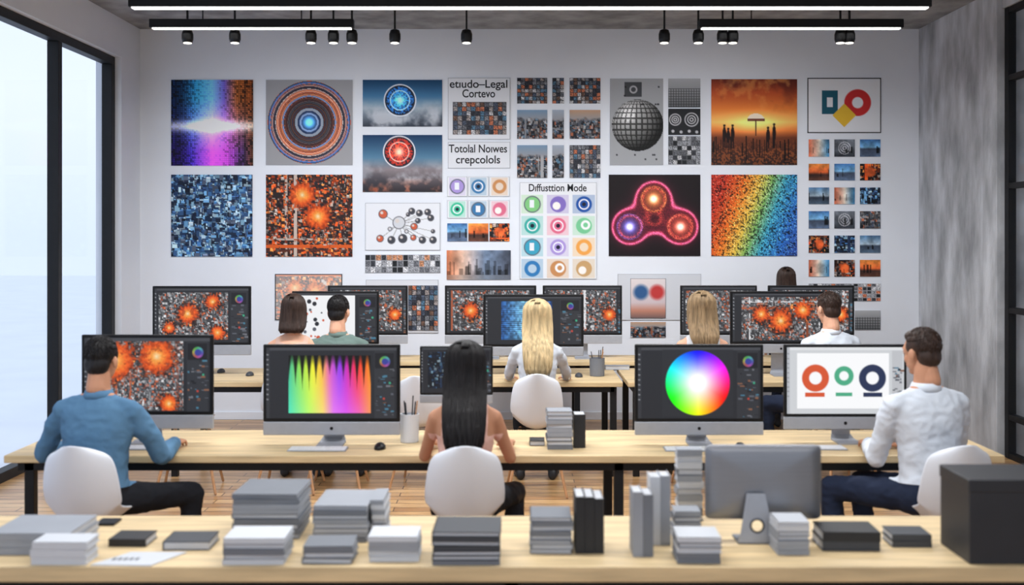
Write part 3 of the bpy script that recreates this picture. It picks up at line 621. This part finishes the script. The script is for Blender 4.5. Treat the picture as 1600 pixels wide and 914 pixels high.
stack(1286,1381,862,30,.16,2,['bblack','bdark']); stack(1392,1458,856,20,.13,2,['bdark','bgrey'])
stack(853,896,703,60,.14,9,['blight','bgrey']); stack(897,915,700,56,.13,1,['bblack'],name='upright_books',vertical=True)
D=Dt(882); a=box('box_body',wx(1515,D),wx(1515,D)+.42,D,D+.26,.75,1.03,M['box'],.004); l=box('box_lid',wx(1515,D)-.003,wx(1515,D)+.423,D-.003,D+.263,1.0,1.045,M['box'],.004); group('storage_box',[a,l])
def sheet(name,pts,z,m,t=.0015):
    V=[(x,y,z) for x,y in pts]+[(x,y,z+t) for x,y in pts]; return mk(name,V,[(3,2,1,0),(4,5,6,7),(0,1,5,4),(1,2,6,5),(2,3,7,6),(3,0,4,7)],m)
def tp(px,py): D=Dt(py); return (wx(px,D),D)
sh=sheet('brochure',[tp(141,884),tp(235,885),tp(292,864),tp(205,864)],.7505,M['bwhite'],.004)
D=Dt(822); box('mobile_phone',wx(147,D),wx(178,D),D,D+.09,.7505,.76,M['blackp'],.003)
a=boxes('letter_block',[(wx(180,3.86)+.02*i,wx(180,3.86)+.02*i+.013,3.82,3.85,.7546,.7552) for i in range(5)],M['bgrey']); a.parent=sh; a.matrix_parent_inverse=Matrix.Translation(-sh.location)
# ---------------- small desk things
def keyboard(px0,px1,py):
    D=Dt(py); x0,x1=wx(px0,D),wx(px1,D); ps=[box('base',x0,x1,D,D+.11,.7505,.758,M['aluchin'],.003)]; L=[]
    for j in range(5):
        nk=13
        for i in range(nk): w_=(x1-x0-.012)/nk; L.append((x0+.006+i*w_+.001,x0+.006+(i+1)*w_-.001,D+.006+j*.02,D+.023+j*.02,.758,.7605))
    ps.append(boxes('keys',L,M['white'])); group('keyboard',ps)
def mouse(px,py,m='blackp',z=.75):
    D=Dt(py,z); V,Fc=ell((wx(px,D),D+.05,z+.004),(.032,.055,.03)); V=[(x,y,max(z+.0005,zz)) for x,y,zz in V]; mk('computer_mouse',V,Fc,M[m],smooth=True)
keyboard(448,540,706); keyboard(1040,1122,706); keyboard(170,238,704); keyboard(1262,1325,704); keyboard(700,745,692)
mouse(592,704); mouse(1160,704)
stack(825,852,697,8,.12,1,['bblack'],name='black_notebook')
def cup(px,py,w_px,h_px,z=.75,m='bwhite'):
    D=Dt(py,z)+.03; k=D/F; x=wx(px,D); r=w_px*k/2; h_=h_px*k; rr=[]
    for (f,q) in ((0,.9),(.03,.95),(1,1.0),(1.0,.9),(.1,.85)): rr.append((Vector((x,D,z+.0005+h_*f)),Vector((r*q,0,0)),Vector((0,r*q,0))))
    V,Fc=loft(rr,24); ps=[mk('cup',V,Fc,M[m],smooth=False)]; R=random.Random(px)
    for i in range(6):
        a=R.random()*6.28; b0=Vector((x+r*.3*math.cos(a),D+r*.3*math.sin(a),z+.012)); b1=Vector((x+r*.8*math.cos(a),D+r*.8*math.sin(a),z+h_*R.uniform(1.3,1.6))); V,Fc=loft(cap_rings(b0,b1,.0035,.0035,6),6); ps.append(mk('pencil',V,Fc,M[R.choice(['legwood','ink','bdark'])]))
    group('pencil_cup',ps)
cup(640,692,30,44); cup(933,588,24,28,m='bgrey')
for (px,py) in ((343,583),(388,588),(905,590),(1090,592)): mouse(px,py,'bdark')
stack(945,985,566+12,6,.1,1,['blight'],name='notebook')
# ---------------- CHAIRS
def chair_meshes():
    prof=[(.225,.465),(.19,.482),(.10,.478),(0,.472),(-.09,.475),(-.15,.492),(-.195,.53),(-.218,.59),(-.235,.66),(-.248,.74),(-.258,.82),(-.264,.875),(-.266,.905)]
    hw=[.13,.16,.172,.175,.176,.180,.186,.192,.194,.186,.170,.142,.095]; bk=[.03,.04,.06,.085,.105,.11,.075,.03,0,0,0,0,0]; nu=15; V=[];Fc=[]
    for k,((y,z),w_) in enumerate(zip(prof,hw)):
        b=min(1,max(0,(k-4)/3.))
        for i in range(nu):
            u=-1+2*i/(nu-1); up=bk[k]*abs(u)**2.2; fwd=.085*abs(u)**2.2*b; dz=(-.035 if k==len(prof)-1 else -.02)*abs(u)**2.5 if k>=11 else 0
            V.append((w_*u,y+fwd,z+up+dz))
    for k in range(len(prof)-1):
        for i in range(nu-1): a=k*nu+i; Fc.append((a,a+1,a+nu+1,a+nu))
    me=bpy.data.meshes.new('shell'); me.from_pydata(V,[],Fc); me.materials.append(M['shell']); me.polygons.foreach_set('use_smooth',np.ones(len(me.polygons),dtype=bool))
    s=Soup()
    for sx_ in (-1,1):
        for sy in (-1,1): s.cap((sx_*.12,sy*.11,.45),(sx_*.215,sy*.215-(0.02 if sy<0 else 0),.012),.013,.010,n=10)
    ml=bpy.data.meshes.new('legs'); ml.from_pydata(s.V,[],s.F); ml.materials.append(M['legwood'])
    s=Soup()
    for sx_ in (-1,1):
        s.cap((sx_*.13,-.12,.40),(-sx_*.165,.16,.24),.005,.005,n=6); s.cap((sx_*.13,-.12,.42),(sx_*.13,.12,.42),.007,.007,n=6); s.cap((sx_*.165,-.16,.24),(-sx_*.165,-.16,.24),.005,.005,n=6)
    s.cap((-.13,.1,.45),(.13,.1,.45),.008,.008,n=6); s.cap((-.13,-.1,.45),(.13,-.1,.45),.008,.008,n=6)
    mb=bpy.data.meshes.new('struts'); mb.from_pydata(s.V,[],s.F); mb.materials.append(M['black'])
    return me,ml,mb
CM=chair_meshes()
def chair(x,D,yaw=0,sc=1.0):
    e=link(bpy.data.objects.new('shell_chair',None)); e.location=(x,D,0); e.rotation_euler=(0,0,math.radians(yaw)); e.scale=(sc,)*3
    for me,n in zip(CM,('shell','legs','struts')):
        o=link(bpy.data.objects.new(n,me)); o.parent=e
        if n=='shell':
            m_=o.modifiers.new('sub','SUBSURF'); m_.levels=2; m_.render_levels=2; m_=o.modifiers.new('sol','SOLIDIFY'); m_.thickness=.007; m_.offset=-1
    return e
# ---------------- PEOPLE
SKC={'fair':rgb(220,168,140),'tan':rgb(198,144,114)}
SK={k:mat('skin_'+k,v,.55,var=.06,vs=24,sub=.12,spec=.3) for k,v in SKC.items()}
def hair_m(n,c,v=.35): return mat(n,c,.48,var=v,vs=60,scale=(1,1,.06),bump=.5,spec=.35)
HM={'black':hair_m('hair_black',rgb(24,20,21)),'blonde':hair_m('hair_blonde',rgb(200,176,134),.3),'brown':hair_m('hair_brown',rgb(58,42,35)),'dblonde':hair_m('hair_dark_blonde',rgb(142,118,88),.35)}
EYE=mat('eye_white',rgb(226,224,222),.25); IRIS=mat('iris',rgb(50,32,24),.2); LIP=mat('lip',rgb(178,104,94),.45); SHOE=mat('shoe_leather',rgb(28,28,32),.5,var=.1)
def cloth(n,c): return (n,c,mat(n,c,.92,var=.06,vs=7,bump=.3,bs=30,spec=.12))
BMC={}
def body_mat(top,leg,sk):
    key=(top[0],leg[0],sk)
    if key in BMC: return BMC[key]
    m=bpy.data.materials.new('clothed_body'); m.use_nodes=True; nt=m.node_tree; b=nt.nodes['Principled BSDF']
    a=nt.nodes.new('ShaderNodeAttribute'); a.attribute_name='Reg'; s_=nt.nodes.new('ShaderNodeSeparateColor'); nt.links.new(a.outputs['Color'],s_.inputs[0])
    def th(out):
        q=nt.nodes.new('ShaderNodeMath'); q.operation='GREATER_THAN'; q.inputs[1].default_value=.5; nt.links.new(out,q.inputs[0]); return q.outputs[0]
    isskin=th(s_.outputs[1]); isleg=th(s_.outputs[0])
    m1=nt.nodes.new('ShaderNodeMixRGB'); m1.inputs[1].default_value=top[1]+(1,); m1.inputs[2].default_value=SKC[sk]+(1,); nt.links.new(isskin,m1.inputs[0])
    m2=nt.nodes.new('ShaderNodeMixRGB'); nt.links.new(isleg,m2.inputs[0]); nt.links.new(m1.outputs[0],m2.inputs[1]); m2.inputs[2].default_value=leg[1]+(1,)
    tc=nt.nodes.new('ShaderNodeTexCoord'); n=nt.nodes.new('ShaderNodeTexNoise'); n.inputs['Scale'].default_value=9; n.inputs['Detail'].default_value=6; nt.links.new(tc.outputs['Object'],n.inputs['Vector'])
    mr=nt.nodes.new('ShaderNodeMapRange'); mr.inputs[3].default_value=.86; mr.inputs[4].default_value=1.1; nt.links.new(n.outputs['Fac'],mr.inputs[0])
    m3=nt.nodes.new('ShaderNodeVectorMath'); m3.operation='SCALE'; nt.links.new(m2.outputs[0],m3.inputs[0]); nt.links.new(mr.outputs[0],m3.inputs['Scale']); nt.links.new(m3.outputs[0],b.inputs['Base Color'])
    r=nt.nodes.new('ShaderNodeMapRange'); r.inputs[3].default_value=.92; r.inputs[4].default_value=.55; nt.links.new(isskin,r.inputs[0]); nt.links.new(r.outputs[0],b.inputs['Roughness']); b.inputs['Specular IOR Level'].default_value=.2
    n2=nt.nodes.new('ShaderNodeTexNoise'); n2.inputs['Scale'].default_value=26; n2.inputs['Detail'].default_value=6; nt.links.new(tc.outputs['Object'],n2.inputs['Vector'])
    bp=nt.nodes.new('ShaderNodeBump'); bp.inputs['Distance'].default_value=.01; r2=nt.nodes.new('ShaderNodeMapRange'); r2.inputs[3].default_value=.35; r2.inputs[4].default_value=.03; nt.links.new(isskin,r2.inputs[0]); nt.links.new(r2.outputs[0],bp.inputs['Strength']); nt.links.new(n2.outputs['Fac'],bp.inputs['Height']); nt.links.new(bp.outputs[0],b.inputs['Normal'])
    BMC[key]=m; return m
def ik(S_,T,l1,l2,pole):
    d=T-S_; L=min(d.length,l1+l2-.004); dr=d.normalized(); a=(l1*l1-l2*l2+L*L)/(2*L); h_=math.sqrt(max(0,l1*l1-a*a)); p=(pole-dr*pole.dot(dr)).normalized(); return S_+dr*a+p*h_, S_+dr*L
def hand_mesh(side,curl=.5):
    s=Soup(); s.add(loft([(Vector((0,y,z)),Vector((w_,0,0)),Vector((0,0,t))) for (y,z,w_,t) in ((-.03,0,.021,.018),(0,0,.025,.018),(.03,-.001,.036,.017),(.06,-.002,.041,.015),(.085,-.003,.04,.013),(.094,-.004,.034,.009))],16))
    for i,(fx,L) in enumerate(((-.0305,.070),(-.0105,.080),(.0105,.074),(.0295,.058))):
        fx=fx*side; p=Vector((fx,.084,-.003)); an=-.12-curl*.25; sp=fx*1.6; r=.0088
        for seg,f in enumerate((.45,.31,.24)):
            d=Vector((math.sin(sp)*math.cos(an),math.cos(sp)*math.cos(an),math.sin(an))); q=p+d*L*f; s.cap(p,q,r,r*.9,n=10); p=q; r*=.9; an-=curl*.75
    p=Vector((-.024*side,.018,-.006)); q=Vector((-.050*side,.045,-.014)); r_=Vector((-.062*side,.072,-.02)); t=Vector((-.064*side,.092,-.026))
    s.cap(p,q,.014,.011,n=10); s.cap(q,r_,.011,.0098,n=10); s.cap(r_,t,.0098,.008,n=10); return remesh(s,.0036,3,.4)
HAND={(-1):None,1:None}
def head_parts(hm,style,skin,hair,L=.3,ww=.1,seed=0):
    out=[]; s=Soup()
    s.add(ell((0,-.012,.032),(.076,.094,.086))); s.add(ell((0,.028,-.04),(.060,.062,.072))); s.add(ell((0,.062,-.094),(.026,.024,.020))); s.add(ell((0,.03,.02),(.068,.062,.06))); s.add(ell((0,.04,-.02),(.058,.052,.06)))
    s.cap((0,.086,.012),(0,.102,-.026),.008,.012,n=10)
    for q in (-1,1): s.add(ell((q*.079,-.004,-.012),(.011,.019,.031))); s.add(ell((q*.034,.056,-.03),(.024,.026,.026))); s.add(ell((q*.027,.078,.027),(.024,.011,.008))); s.add(ell((q*.011,.095,-.03),(.007,.008,.006)))
    s.add(ell((0,.082,-.064),(.026,.012,.012))); s.cap((0,-.02,-.05),(0,-.035,-.15),.052,.054)
    me=remesh(s,.0042,6,.5); out.append(obj('head',me,[skin]))
    s=Soup()
    for q in (-1,1): s.add(ell((q*.029,.0785,.006),(.0115,.0105,.0065)))
    out.append(mk('eyes',s.V,s.F,EYE,smooth=True,center=False)); s=Soup()
    for q in (-1,1): s.add(ell((q*.029,.0865,.0055),(.0056,.0035,.0055)))
    out.append(mk('irises',s.V,s.F,IRIS,smooth=True,center=False)); s=Soup()
    for q in (-1,1): s.cap((q*.018,.0835,.0115),(q*.041,.080,.0105),.0045,.004,n=8); s.cap((q*.019,.084,-.001),(q*.040,.080,0),.0035,.0035,n=8)
    out.append(mk('eyelids',s.V,s.F,skin,smooth=True,center=False))
    s=Soup(); s.add(ell((0,.091,-.061),(.022,.006,.0038))); s.add(ell((0,.090,-.068),(.018,.006,.0048))); out.append(mk('lips',s.V,s.F,LIP,smooth=True,center=False))
    s=Soup()
    for q in (-1,1): s.cap((q*.014,.091,.027),(q*.030,.0885,.031),.003,.0032,n=8); s.cap((q*.030,.0885,.031),(q*.044,.080,.027),.0032,.002,n=8)
    out.append(mk('eyebrows',s.V,s.F,hair,smooth=True,center=False))
    s=Soup(); short=style=='short'
    if short:
        s.add(ell((0,-.020,.040),(.081,.093,.086))); s.add(ell((0,-.048,-.02),(.070,.054,.068))); s.add(ell((0,.035,.085),(.056,.045,.032)))
        for q in (-1,1): s.add(ell((q*.068,.010,.03),(.011,.028,.035)))
        tab=None
    else:
        s.add(ell((0,-.022,.044),(ww*.93,.100,.092))); base=[(.05,-.028,ww*.93,.080),(-.02,-.035,ww*.97,.072),(-.08,-.052,ww,.056),(-.15,-.085,ww*.98,.046)]
        if style=='long': base+= [(-.22,-.135,ww*.99,.038),(-.30,-.165,ww*.96,.032),(-L*.9,-.172,ww*.88,.028),(-L,-.172,ww*.62,.015)]
        elif style=='mid': base+= [(-.20,-.115,ww*.95,.038),(-L,-.13,ww*.7,.02)]
        else: base+= [(-.17,-.085,ww*.8,.03)]
        tab=base; s.add(loft([(Vector((0,cy,z)),Vector((w_,0,0)),Vector((0,d,0))) for (z,cy,w_,d) in base],24))
        for q in (-1,1): s.add(ell((q*ww*.86,.0,-.03),(.016,.045,.10 if style!='bob' else .11)))
    me=remesh(s,.006,4,.5); n=len(me.vertices); co=np.empty(n*3); me.vertices.foreach_get('co',co); co=co.reshape(-1,3); no=np.empty(n*3); me.vertices.foreach_get('normal',no); no=no.reshape(-1,3)
    an=np.arctan2(co[:,0],-(co[:,1]+.02)); ph=np.sin(an*41+3*np.sin(co[:,2]*18))*.5+np.sin(an*77+co[:,2]*25)*.5; co+=no*(ph*(.0022 if not short else .0012))[:,None]; me.vertices.foreach_set('co',co.ravel()); me.update()
    out.append(obj('hair',me,[hair]))
    R=random.Random(seed+3); s=Soup(); N=420 if not short else 600
    def tube(pts,r):
        rings=[]
        for i,p in enumerate(pts):
            d=(pts[min(i+1,len(pts)-1)]-pts[max(i-1,0)]).normalized(); a=d.orthogonal().normalized(); b=d.cross(a); rr=r*(1-.7*i/(len(pts)-1)); rings.append((p,a*rr,b*rr))
        s.add(loft(rings,4))
    for i in range(N):
        if short:
            th=R.uniform(-math.pi,math.pi); back=math.cos(th)
            lim=2.15 if back>.3 else (1.35 if back>-.4 else 1.0)
            f0=min(R.uniform(0,1.9),lim-.25); pts=[]; k=R.uniform(1.0,1.025); tw=R.uniform(-.25,.25)
            for j in range(5):
                f=f0+.07*j; t2=th+tw*j/5; pts.append(Vector((0,-.020,.040))+Vector((.080*math.sin(f)*math.sin(t2),-.093*math.sin(f)*math.cos(t2),.087*math.cos(f)))*(k+.008*j))
            tube(pts,.0026)
        else:
            th=R.uniform(-1.75,1.75); pts=[]; k=R.uniform(.99,1.05); off=R.uniform(-.07,.07); end=R.uniform(.84,1.04)
            for j in range(5): f=.15+.33*j; pts.append(Vector((0,-.022,.044))+Vector((ww*.95*math.sin(f)*math.sin(th),-.102*math.sin(f)*math.cos(th),.094*math.cos(f)))*k)
            zs=np.linspace(.0,tab[-1][0]*end,9); zz=[t[0] for t in tab][::-1]
            for z in zs:
                cy=np.interp(z,zz,[t[1] for t in tab][::-1]); w_=np.interp(z,zz,[t[2] for t in tab][::-1]); d_=np.interp(z,zz,[t[3] for t in tab][::-1]); t2=th+off*math.sin(z*20)
                w_=max(w_,ww*.7)
                pts.append(Vector((w_*math.sin(t2)*k*1.0,cy-d_*math.cos(t2)*k,z)))
            tube(pts,.0026)
    out.append(mk('hair_strands',s.V,s.F,hair,smooth=True,center=False))
    for o in out:
        o.matrix_local=hm
    return out
def person(name,x,D,yaw=0,k=1.0,female=False,top=None,legs=None,sleeve='long',skin='fair',hair='black',style='short',HL=.3,ww=.1,wr=None,wl=None,hyaw=0,pitch=-8,lean=8,knees=None,stand=False,seed=0,pR=(.3,-.45,-1),pL=(.3,-.45,-1),hs=.95):
    Mw=Matrix.Translation((x,D,0))@Matrix.Rotation(math.radians(yaw),4,'Z')@Matrix.Scale(k,4); inv=Mw.inverted(); dz=.24 if stand else 0
    tl=math.tan(math.radians(lean)); yl=lambda z:max(0,(z-.6))*tl
    fw=.90 if female else 1.0; sw=.150 if female else .180; s=Soup(); cl=[]
    tor=[(.495,.02,.13,.10),(.53,.01,.172,.135),(.59,.0,.182,.14),(.66,.0,.168,.125),(.74,.0,.140 if female else .155,.105),(.84,.005,.150 if female else .166,.112),(.94,.005,.164 if female else .182,.120),(1.00,.0,.162 if female else .186,.108),(1.045,-.005,.143 if female else .165,.088),(1.08,-.005,.10 if female else .118,.068),(1.11,0,.062,.055),(1.14,0,.05,.05)]
    s.add(loft([(Vector((0,y+yl(z),z+dz)),Vector((w_*(fw if z>.7 else 1),0,0)),Vector((0,d,0))) for (z,y,w_,d) in tor],28))
    for (z,y,w_,d) in tor:
        for q in (-.6,0,.6): cl.append((Vector((q*w_*.9,y+yl(z),z+dz)),Vector((q*w_*.9,y+yl(z),z+dz)),d,'top' if z>.6 else 'leg'))
    nb=Vector((0,yl(1.12),1.12+dz)); hc=nb+Vector((0,.03,.148)); s.cap(nb+Vector((0,0,-.03)),hc+Vector((0,-.03,-.07)),.058 if not female else .048,.052 if not female else .043); cl.append((nb+Vector((0,0,.018)),hc+Vector((0,-.03,-.07)),.05,'skin'))
    for q in (-1,1): s.cap((q*.035,yl(1.08)-.012,1.085+dz),(q*sw*.92,yl(1.03),1.025+dz),.036,.046 if not female else .038)
    if female:
        for q in (-1,1): s.add(ell((q*.07,.085+yl(.94),.94+dz),(.06,.055,.06)))
    res={}
    for q,tg,po in ((1,wr,pR),(-1,wl,pL)):
        sh=Vector((q*sw,yl(1.05),1.015+dz)); l1=.285*(.95 if female else 1); l2=.255*(.95 if female else 1)
        T=inv@Vector(tg) if tg is not None else Vector((q*.2,.05,.55+dz))
        el,wrp=ik(sh,T,l1,l2,Vector((q*po[0],po[1],po[2]))); ex=.008 if sleeve=='long' else 0; fr_=.82 if female else 1.0
        s.cap(sh,sh+(el-sh)*.35,.052*fr_,.050*fr_+ex); s.cap(sh,el,.049*fr_+ex*.5,.039*fr_+ex); s.cap(el,wrp,.040*fr_+ex,.027*fr_+ex*.8)
        m_='top' if sleeve=='long' else 'skin'
        mid=sh+(el-sh)*(.12 if sleeve=='none' else (.6 if sleeve=='short' else 1))
        if sleeve!='long':
            if sleeve=='short': cl.append((sh,mid,.05,'top'))
            cl.append((mid,el,.05,'skin'))
        else: cl.append((sh,el,.05,'top'))
        cl.append((el,wrp,.035,m_)); res[q]=(el,wrp)
    kn=knees or ((.13,.44,.56),(-.13,.44,.56)); feet=[]
    for q,kp in ((1,kn[0]),(-1,kn[1])):
        hip=Vector((q*.09,.02,.585+dz)); kp=Vector(kp)
        if stand: kp=Vector((q*.095,.03,.45)); an=Vector((q*.10,.0,.085))
        else:
            hd=Vector((kp.x-hip.x,kp.y-hip.y,0)).normalized(); an=Vector((kp.x,kp.y,.085))+hd*(-.04)
        s.cap(hip,kp,.085,.058); s.cap(kp,an,.057,.038); cl.append((hip,kp,.07,'leg')); cl.append((kp,an,.045,'leg'))
        fd=Vector((kp.x-hip.x,kp.y-hip.y,0)); fd=fd.normalized() if (fd.length>.1 and not stand) else Vector((0,1,0)); feet.append((an,fd))
    me=remesh(s,.0095,8,.5); nv=len(me.vertices); co=np.empty(nv*3); me.vertices.foreach_get('co',co); co=co.reshape(-1,3); dm={'top':np.full(nv,9.),'leg':np.full(nv,9.),'skin':np.full(nv,9.)}
    for (a,b_,r,l) in cl:
        a=np.array(a);b_=np.array(b_);d=b_-a;L2=max(1e-9,d@d); t=np.clip(((co-a)@d)/L2,0,1); ds=np.linalg.norm(co-(a+t[:,None]*d),axis=1)-r; dm[l]=np.minimum(dm[l],ds)
    ax=abs(co[:,0]); z=co[:,2]-dz; G=dm['top']-dm['skin']; Rg=np.minimum(dm['top'],dm['skin'])-dm['leg']
    if sleeve=='none':
        G=np.maximum(G,np.minimum(z-(1.035+.25*ax),.085-ax)); G=np.maximum(G,np.minimum(ax-.118,z-.93))
    G=np.maximum(G,np.minimum(z-1.10,.085-ax))
    tz=(ax<.2)&(co[:,1]<.17); Rg=np.where(tz,np.maximum(np.minimum(Rg,.05),.63-z),Rg); Rg=np.where(z>.68,np.minimum(Rg,-.02),Rg)
    no=np.empty(nv*3); me.vertices.foreach_get('normal',no); no=no.reshape(-1,3)
    dsp=np.array([ (0.0 if (g>0 and rr<0) else (mnoise.noise(Vector((c_[0]*8+seed,c_[1]*8,c_[2]*15)))*.008+abs(mnoise.noise(Vector((c_[0]*18,c_[1]*18+seed,c_[2]*26))))*-.009+.004)) for c_,g,rr in zip(co,G,Rg)])
    co+=no*dsp[:,None]; me.vertices.foreach_set('co',co.ravel())
    ca=me.color_attributes.new('Reg','FLOAT_COLOR','POINT'); cc=np.ones((nv,4),dtype=np.float32); cc[:,0]=np.clip(.5+Rg*5,0,1); cc[:,1]=np.clip(.5+G*5,0,1); cc[:,2]=0; ca.data.foreach_set('color',cc.ravel())
    e=link(bpy.data.objects.new(name,None)); e.matrix_world=Mw
    bo=obj('body',me,[body_mat(top,legs,skin)]); me.update(); parts=[bo]; topm=top[2]
    hm=Matrix.Translation(hc)@Matrix.Rotation(math.radians(hyaw),4,'Z')@Matrix.Rotation(math.radians(pitch),4,'X')@Matrix.Scale(hs,4)
    parts+=head_parts(hm,style,SK[skin],HM[hair],HL,ww,seed=seed)
    if sleeve!='none':
        V,Fc=loft([(nb+Vector((0,-.004,-.035)),Vector((.082,0,0)),Vector((0,.076,0))),(nb+Vector((0,-.006,.005)),Vector((.064,0,0)),Vector((0,.062,0)))],24); parts.append(mk('collar',V,Fc[:-2],topm,smooth=True,center=False)); so=parts[-1].modifiers.new('s','SOLIDIFY'); so.thickness=.006
        parts[-1].location=(V and parts[-1].location)
    for q in (1,-1):
        el,wp=res[q]; f=(wp-el).normalized()
        if HAND[q] is None: HAND[q]=hand_mesh(q,.55)
        tgt=wr if q==1 else wl
        if tgt is not None: f2=Vector((f.x,f.y,min(0,f.z)*.25)).normalized(); upv=Vector((0,0,1))
        else: f2=f; upv=Vector((q,0,0))
        xa=f2.cross(upv).normalized(); za=xa.cross(f2); R=Matrix((xa,f2,za)).transposed().to_4x4(); ho=link(bpy.data.objects.new('hand_right' if q==1 else 'hand_left',HAND[q].copy())); ho.data.materials.clear(); ho.data.materials.append(SK[skin]); ho.data.polygons.foreach_set('use_smooth',np.ones(len(ho.data.polygons),dtype=bool))
        ho.matrix_local=Matrix.Translation(wp)@R@Matrix.Scale(.95 if female else 1.03,4); parts.append(ho)
        if sleeve=='long':
            a=f.orthogonal().normalized(); b_=f.cross(a); V,Fc=loft([(wp-f*.03,a*.038,b_*.038),(wp+f*.005,a*.035,b_*.035)],18); c2=mk('cuff',V,Fc[:-2],topm,smooth=True,center=False); so=c2.modifiers.new('s','SOLIDIFY'); so.thickness=.004; parts.append(c2)
    sp=Soup()
    for an,fd in feet:
        side=Vector((fd.y,-fd.x,0)); b0=Vector((an.x,an.y,0)); rr=[]
        for (t,w_,hh) in ((-.06,.02,.04),(-.05,.033,.075),(0,.037,.10),(.05,.040,.075),(.11,.046,.055),(.16,.042,.042),(.19,.025,.03)): rr.append((b0+fd*t+Vector((0,0,hh/2+.002)),side*w_,Vector((0,0,hh/2))))
        sp.add(loft(rr,14)); sp.cap(Vector((an.x,an.y,.07)),Vector((an.x,an.y,.12)),.041,.041)
    parts.append(mk('shoes',sp.V,sp.F,SHOE,smooth=True,center=False))
    for p in parts: p.parent=e
    return e
C=lambda n,r,g,b:cloth(n,rgb(r,g,b))
blk=C('trousers_black',30,31,36); navy=C('trousers_navy',36,44,64); wh=C('shirt_white',214,220,229); blue=C('shirt_denim_blue',90,128,160); pink=C('top_pink',230,184,170); green=C('shirt_sage',104,122,116); gtop=C('top_grey',205,205,208); tan_=C('top_peach',214,176,158)
TZ=.79
person('man_in_blue_shirt',wx(146,5.4),5.4,yaw=-4,k=1.0,top=blue,legs=blk,skin='tan',hair='black',wr=(-1.80,5.80,TZ),wl=(-2.32,5.80,TZ),hyaw=-4,knees=((.40,.28,.56),(-.16,.42,.56)),seed=1,lean=7,pR=(.5,-.3,-1),pL=(.8,-.6,-1))
chair(wx(150,5.38),5.38,-4)
person('woman_with_long_black_hair',wx(726,5.4),5.4,k=.97,female=True,top=pink,legs=blk,sleeve='none',skin='tan',hair='black',style='long',HL=.43,ww=.110,wr=(wx(795,5.75),5.80,TZ),wl=(wx(672,5.75),5.82,TZ),knees=((.26,.36,.56),(-.12,.43,.56)),seed=2,hs=1.0,pR=(.35,-.5,-1),pL=(.35,-.5,-1))
chair(wx(726,5.38),5.38,3)
person('man_in_white_shirt',wx(1458,5.42),5.42,yaw=14,k=1.03,top=wh,legs=navy,skin='tan',hair='brown',wr=(2.13,5.84,TZ),wl=(wx(1356,5.8),5.78,TZ),hyaw=14,seed=3,lean=7,knees=((-.12,.44,.56),(-.34,.36,.56)),pL=(.5,-.5,-1),pR=(.8,-.6,-1))
chair(wx(1468,5.4),5.40,8)
person('woman_with_bob_hair',wx(455,8.2),8.2,k=1.04,female=True,top=tan_,legs=blk,sleeve='none',skin='fair',hair='brown',style='bob',ww=.096,wr=(wx(455,8.2)+.15,8.62,TZ),wl=(wx(455,8.2)-.15,8.62,TZ),seed=4)
chair(wx(455,8.2),8.18,0)
person('man_in_green_shirt',wx(521,8.2)+.02,8.22,k=1.04,top=green,legs=navy,sleeve='short',skin='fair',hair='black',wr=(wx(521,8.2)+.2,8.64,TZ),wl=(wx(521,8.2)-.04,8.64,TZ),hyaw=-12,seed=5)
chair(wx(523,8.2)+.02,8.2,0,.95)
person('woman_with_blonde_hair',wx(840,8.1),8.1,k=1.01,female=True,top=wh,legs=blk,skin='fair',hair='blonde',style='long',HL=.43,ww=.110,wr=(wx(886,8.5),8.6,TZ),wl=(wx(796,8.5),8.6,TZ),seed=6,hs=1.0,pR=(.5,-.4,-1),pL=(.5,-.4,-1))
chair(wx(838,8.1),8.08,0)
person('woman_with_dark_blonde_hair',wx(1100,8.15),8.15,k=1.05,female=True,top=gtop,legs=blk,sleeve='none',skin='fair',hair='dblonde',style='mid',HL=.27,ww=.105,wr=(wx(1130,8.5),8.62,TZ),wl=(wx(1072,8.5),8.62,TZ),seed=7,hs=1.0)
chair(wx(1100,8.15),8.13,0)
person('man_in_pale_shirt',wx(1306,8.2),8.2,yaw=14,k=1.06,top=wh,legs=navy,skin='fair',hair='brown',wr=(wx(1340,8.5),8.66,TZ),wl=(wx(1270,8.5),8.62,TZ),hyaw=6,knees=((.0,.46,.56),(-.36,.36,.56)),seed=8)
chair(wx(1310,8.2),8.18,14)
person('woman_standing',wx(1229,10.86),10.86,k=.97,female=True,top=blk,legs=navy,skin='fair',hair='brown',style='bob',stand=True,lean=0,pitch=0,seed=9)
chair(wx(300,8.2),8.15,8); chair(wx(660,8.2),8.3,-10,.95)
# ---------------- CAMERA
cam=bpy.data.cameras.new('camera'); co_=link(bpy.data.objects.new('camera',cam)); co_.location=(0,0,H); co_.rotation_euler=(math.pi/2,0,0)
cam.sensor_width=36; cam.lens=F/1600*36; cam.shift_y=-(457-HZ)/1600; cam.dof.use_dof=True; cam.dof.focus_distance=10.8; cam.dof.aperture_fstop=2.0
scene.camera=co_
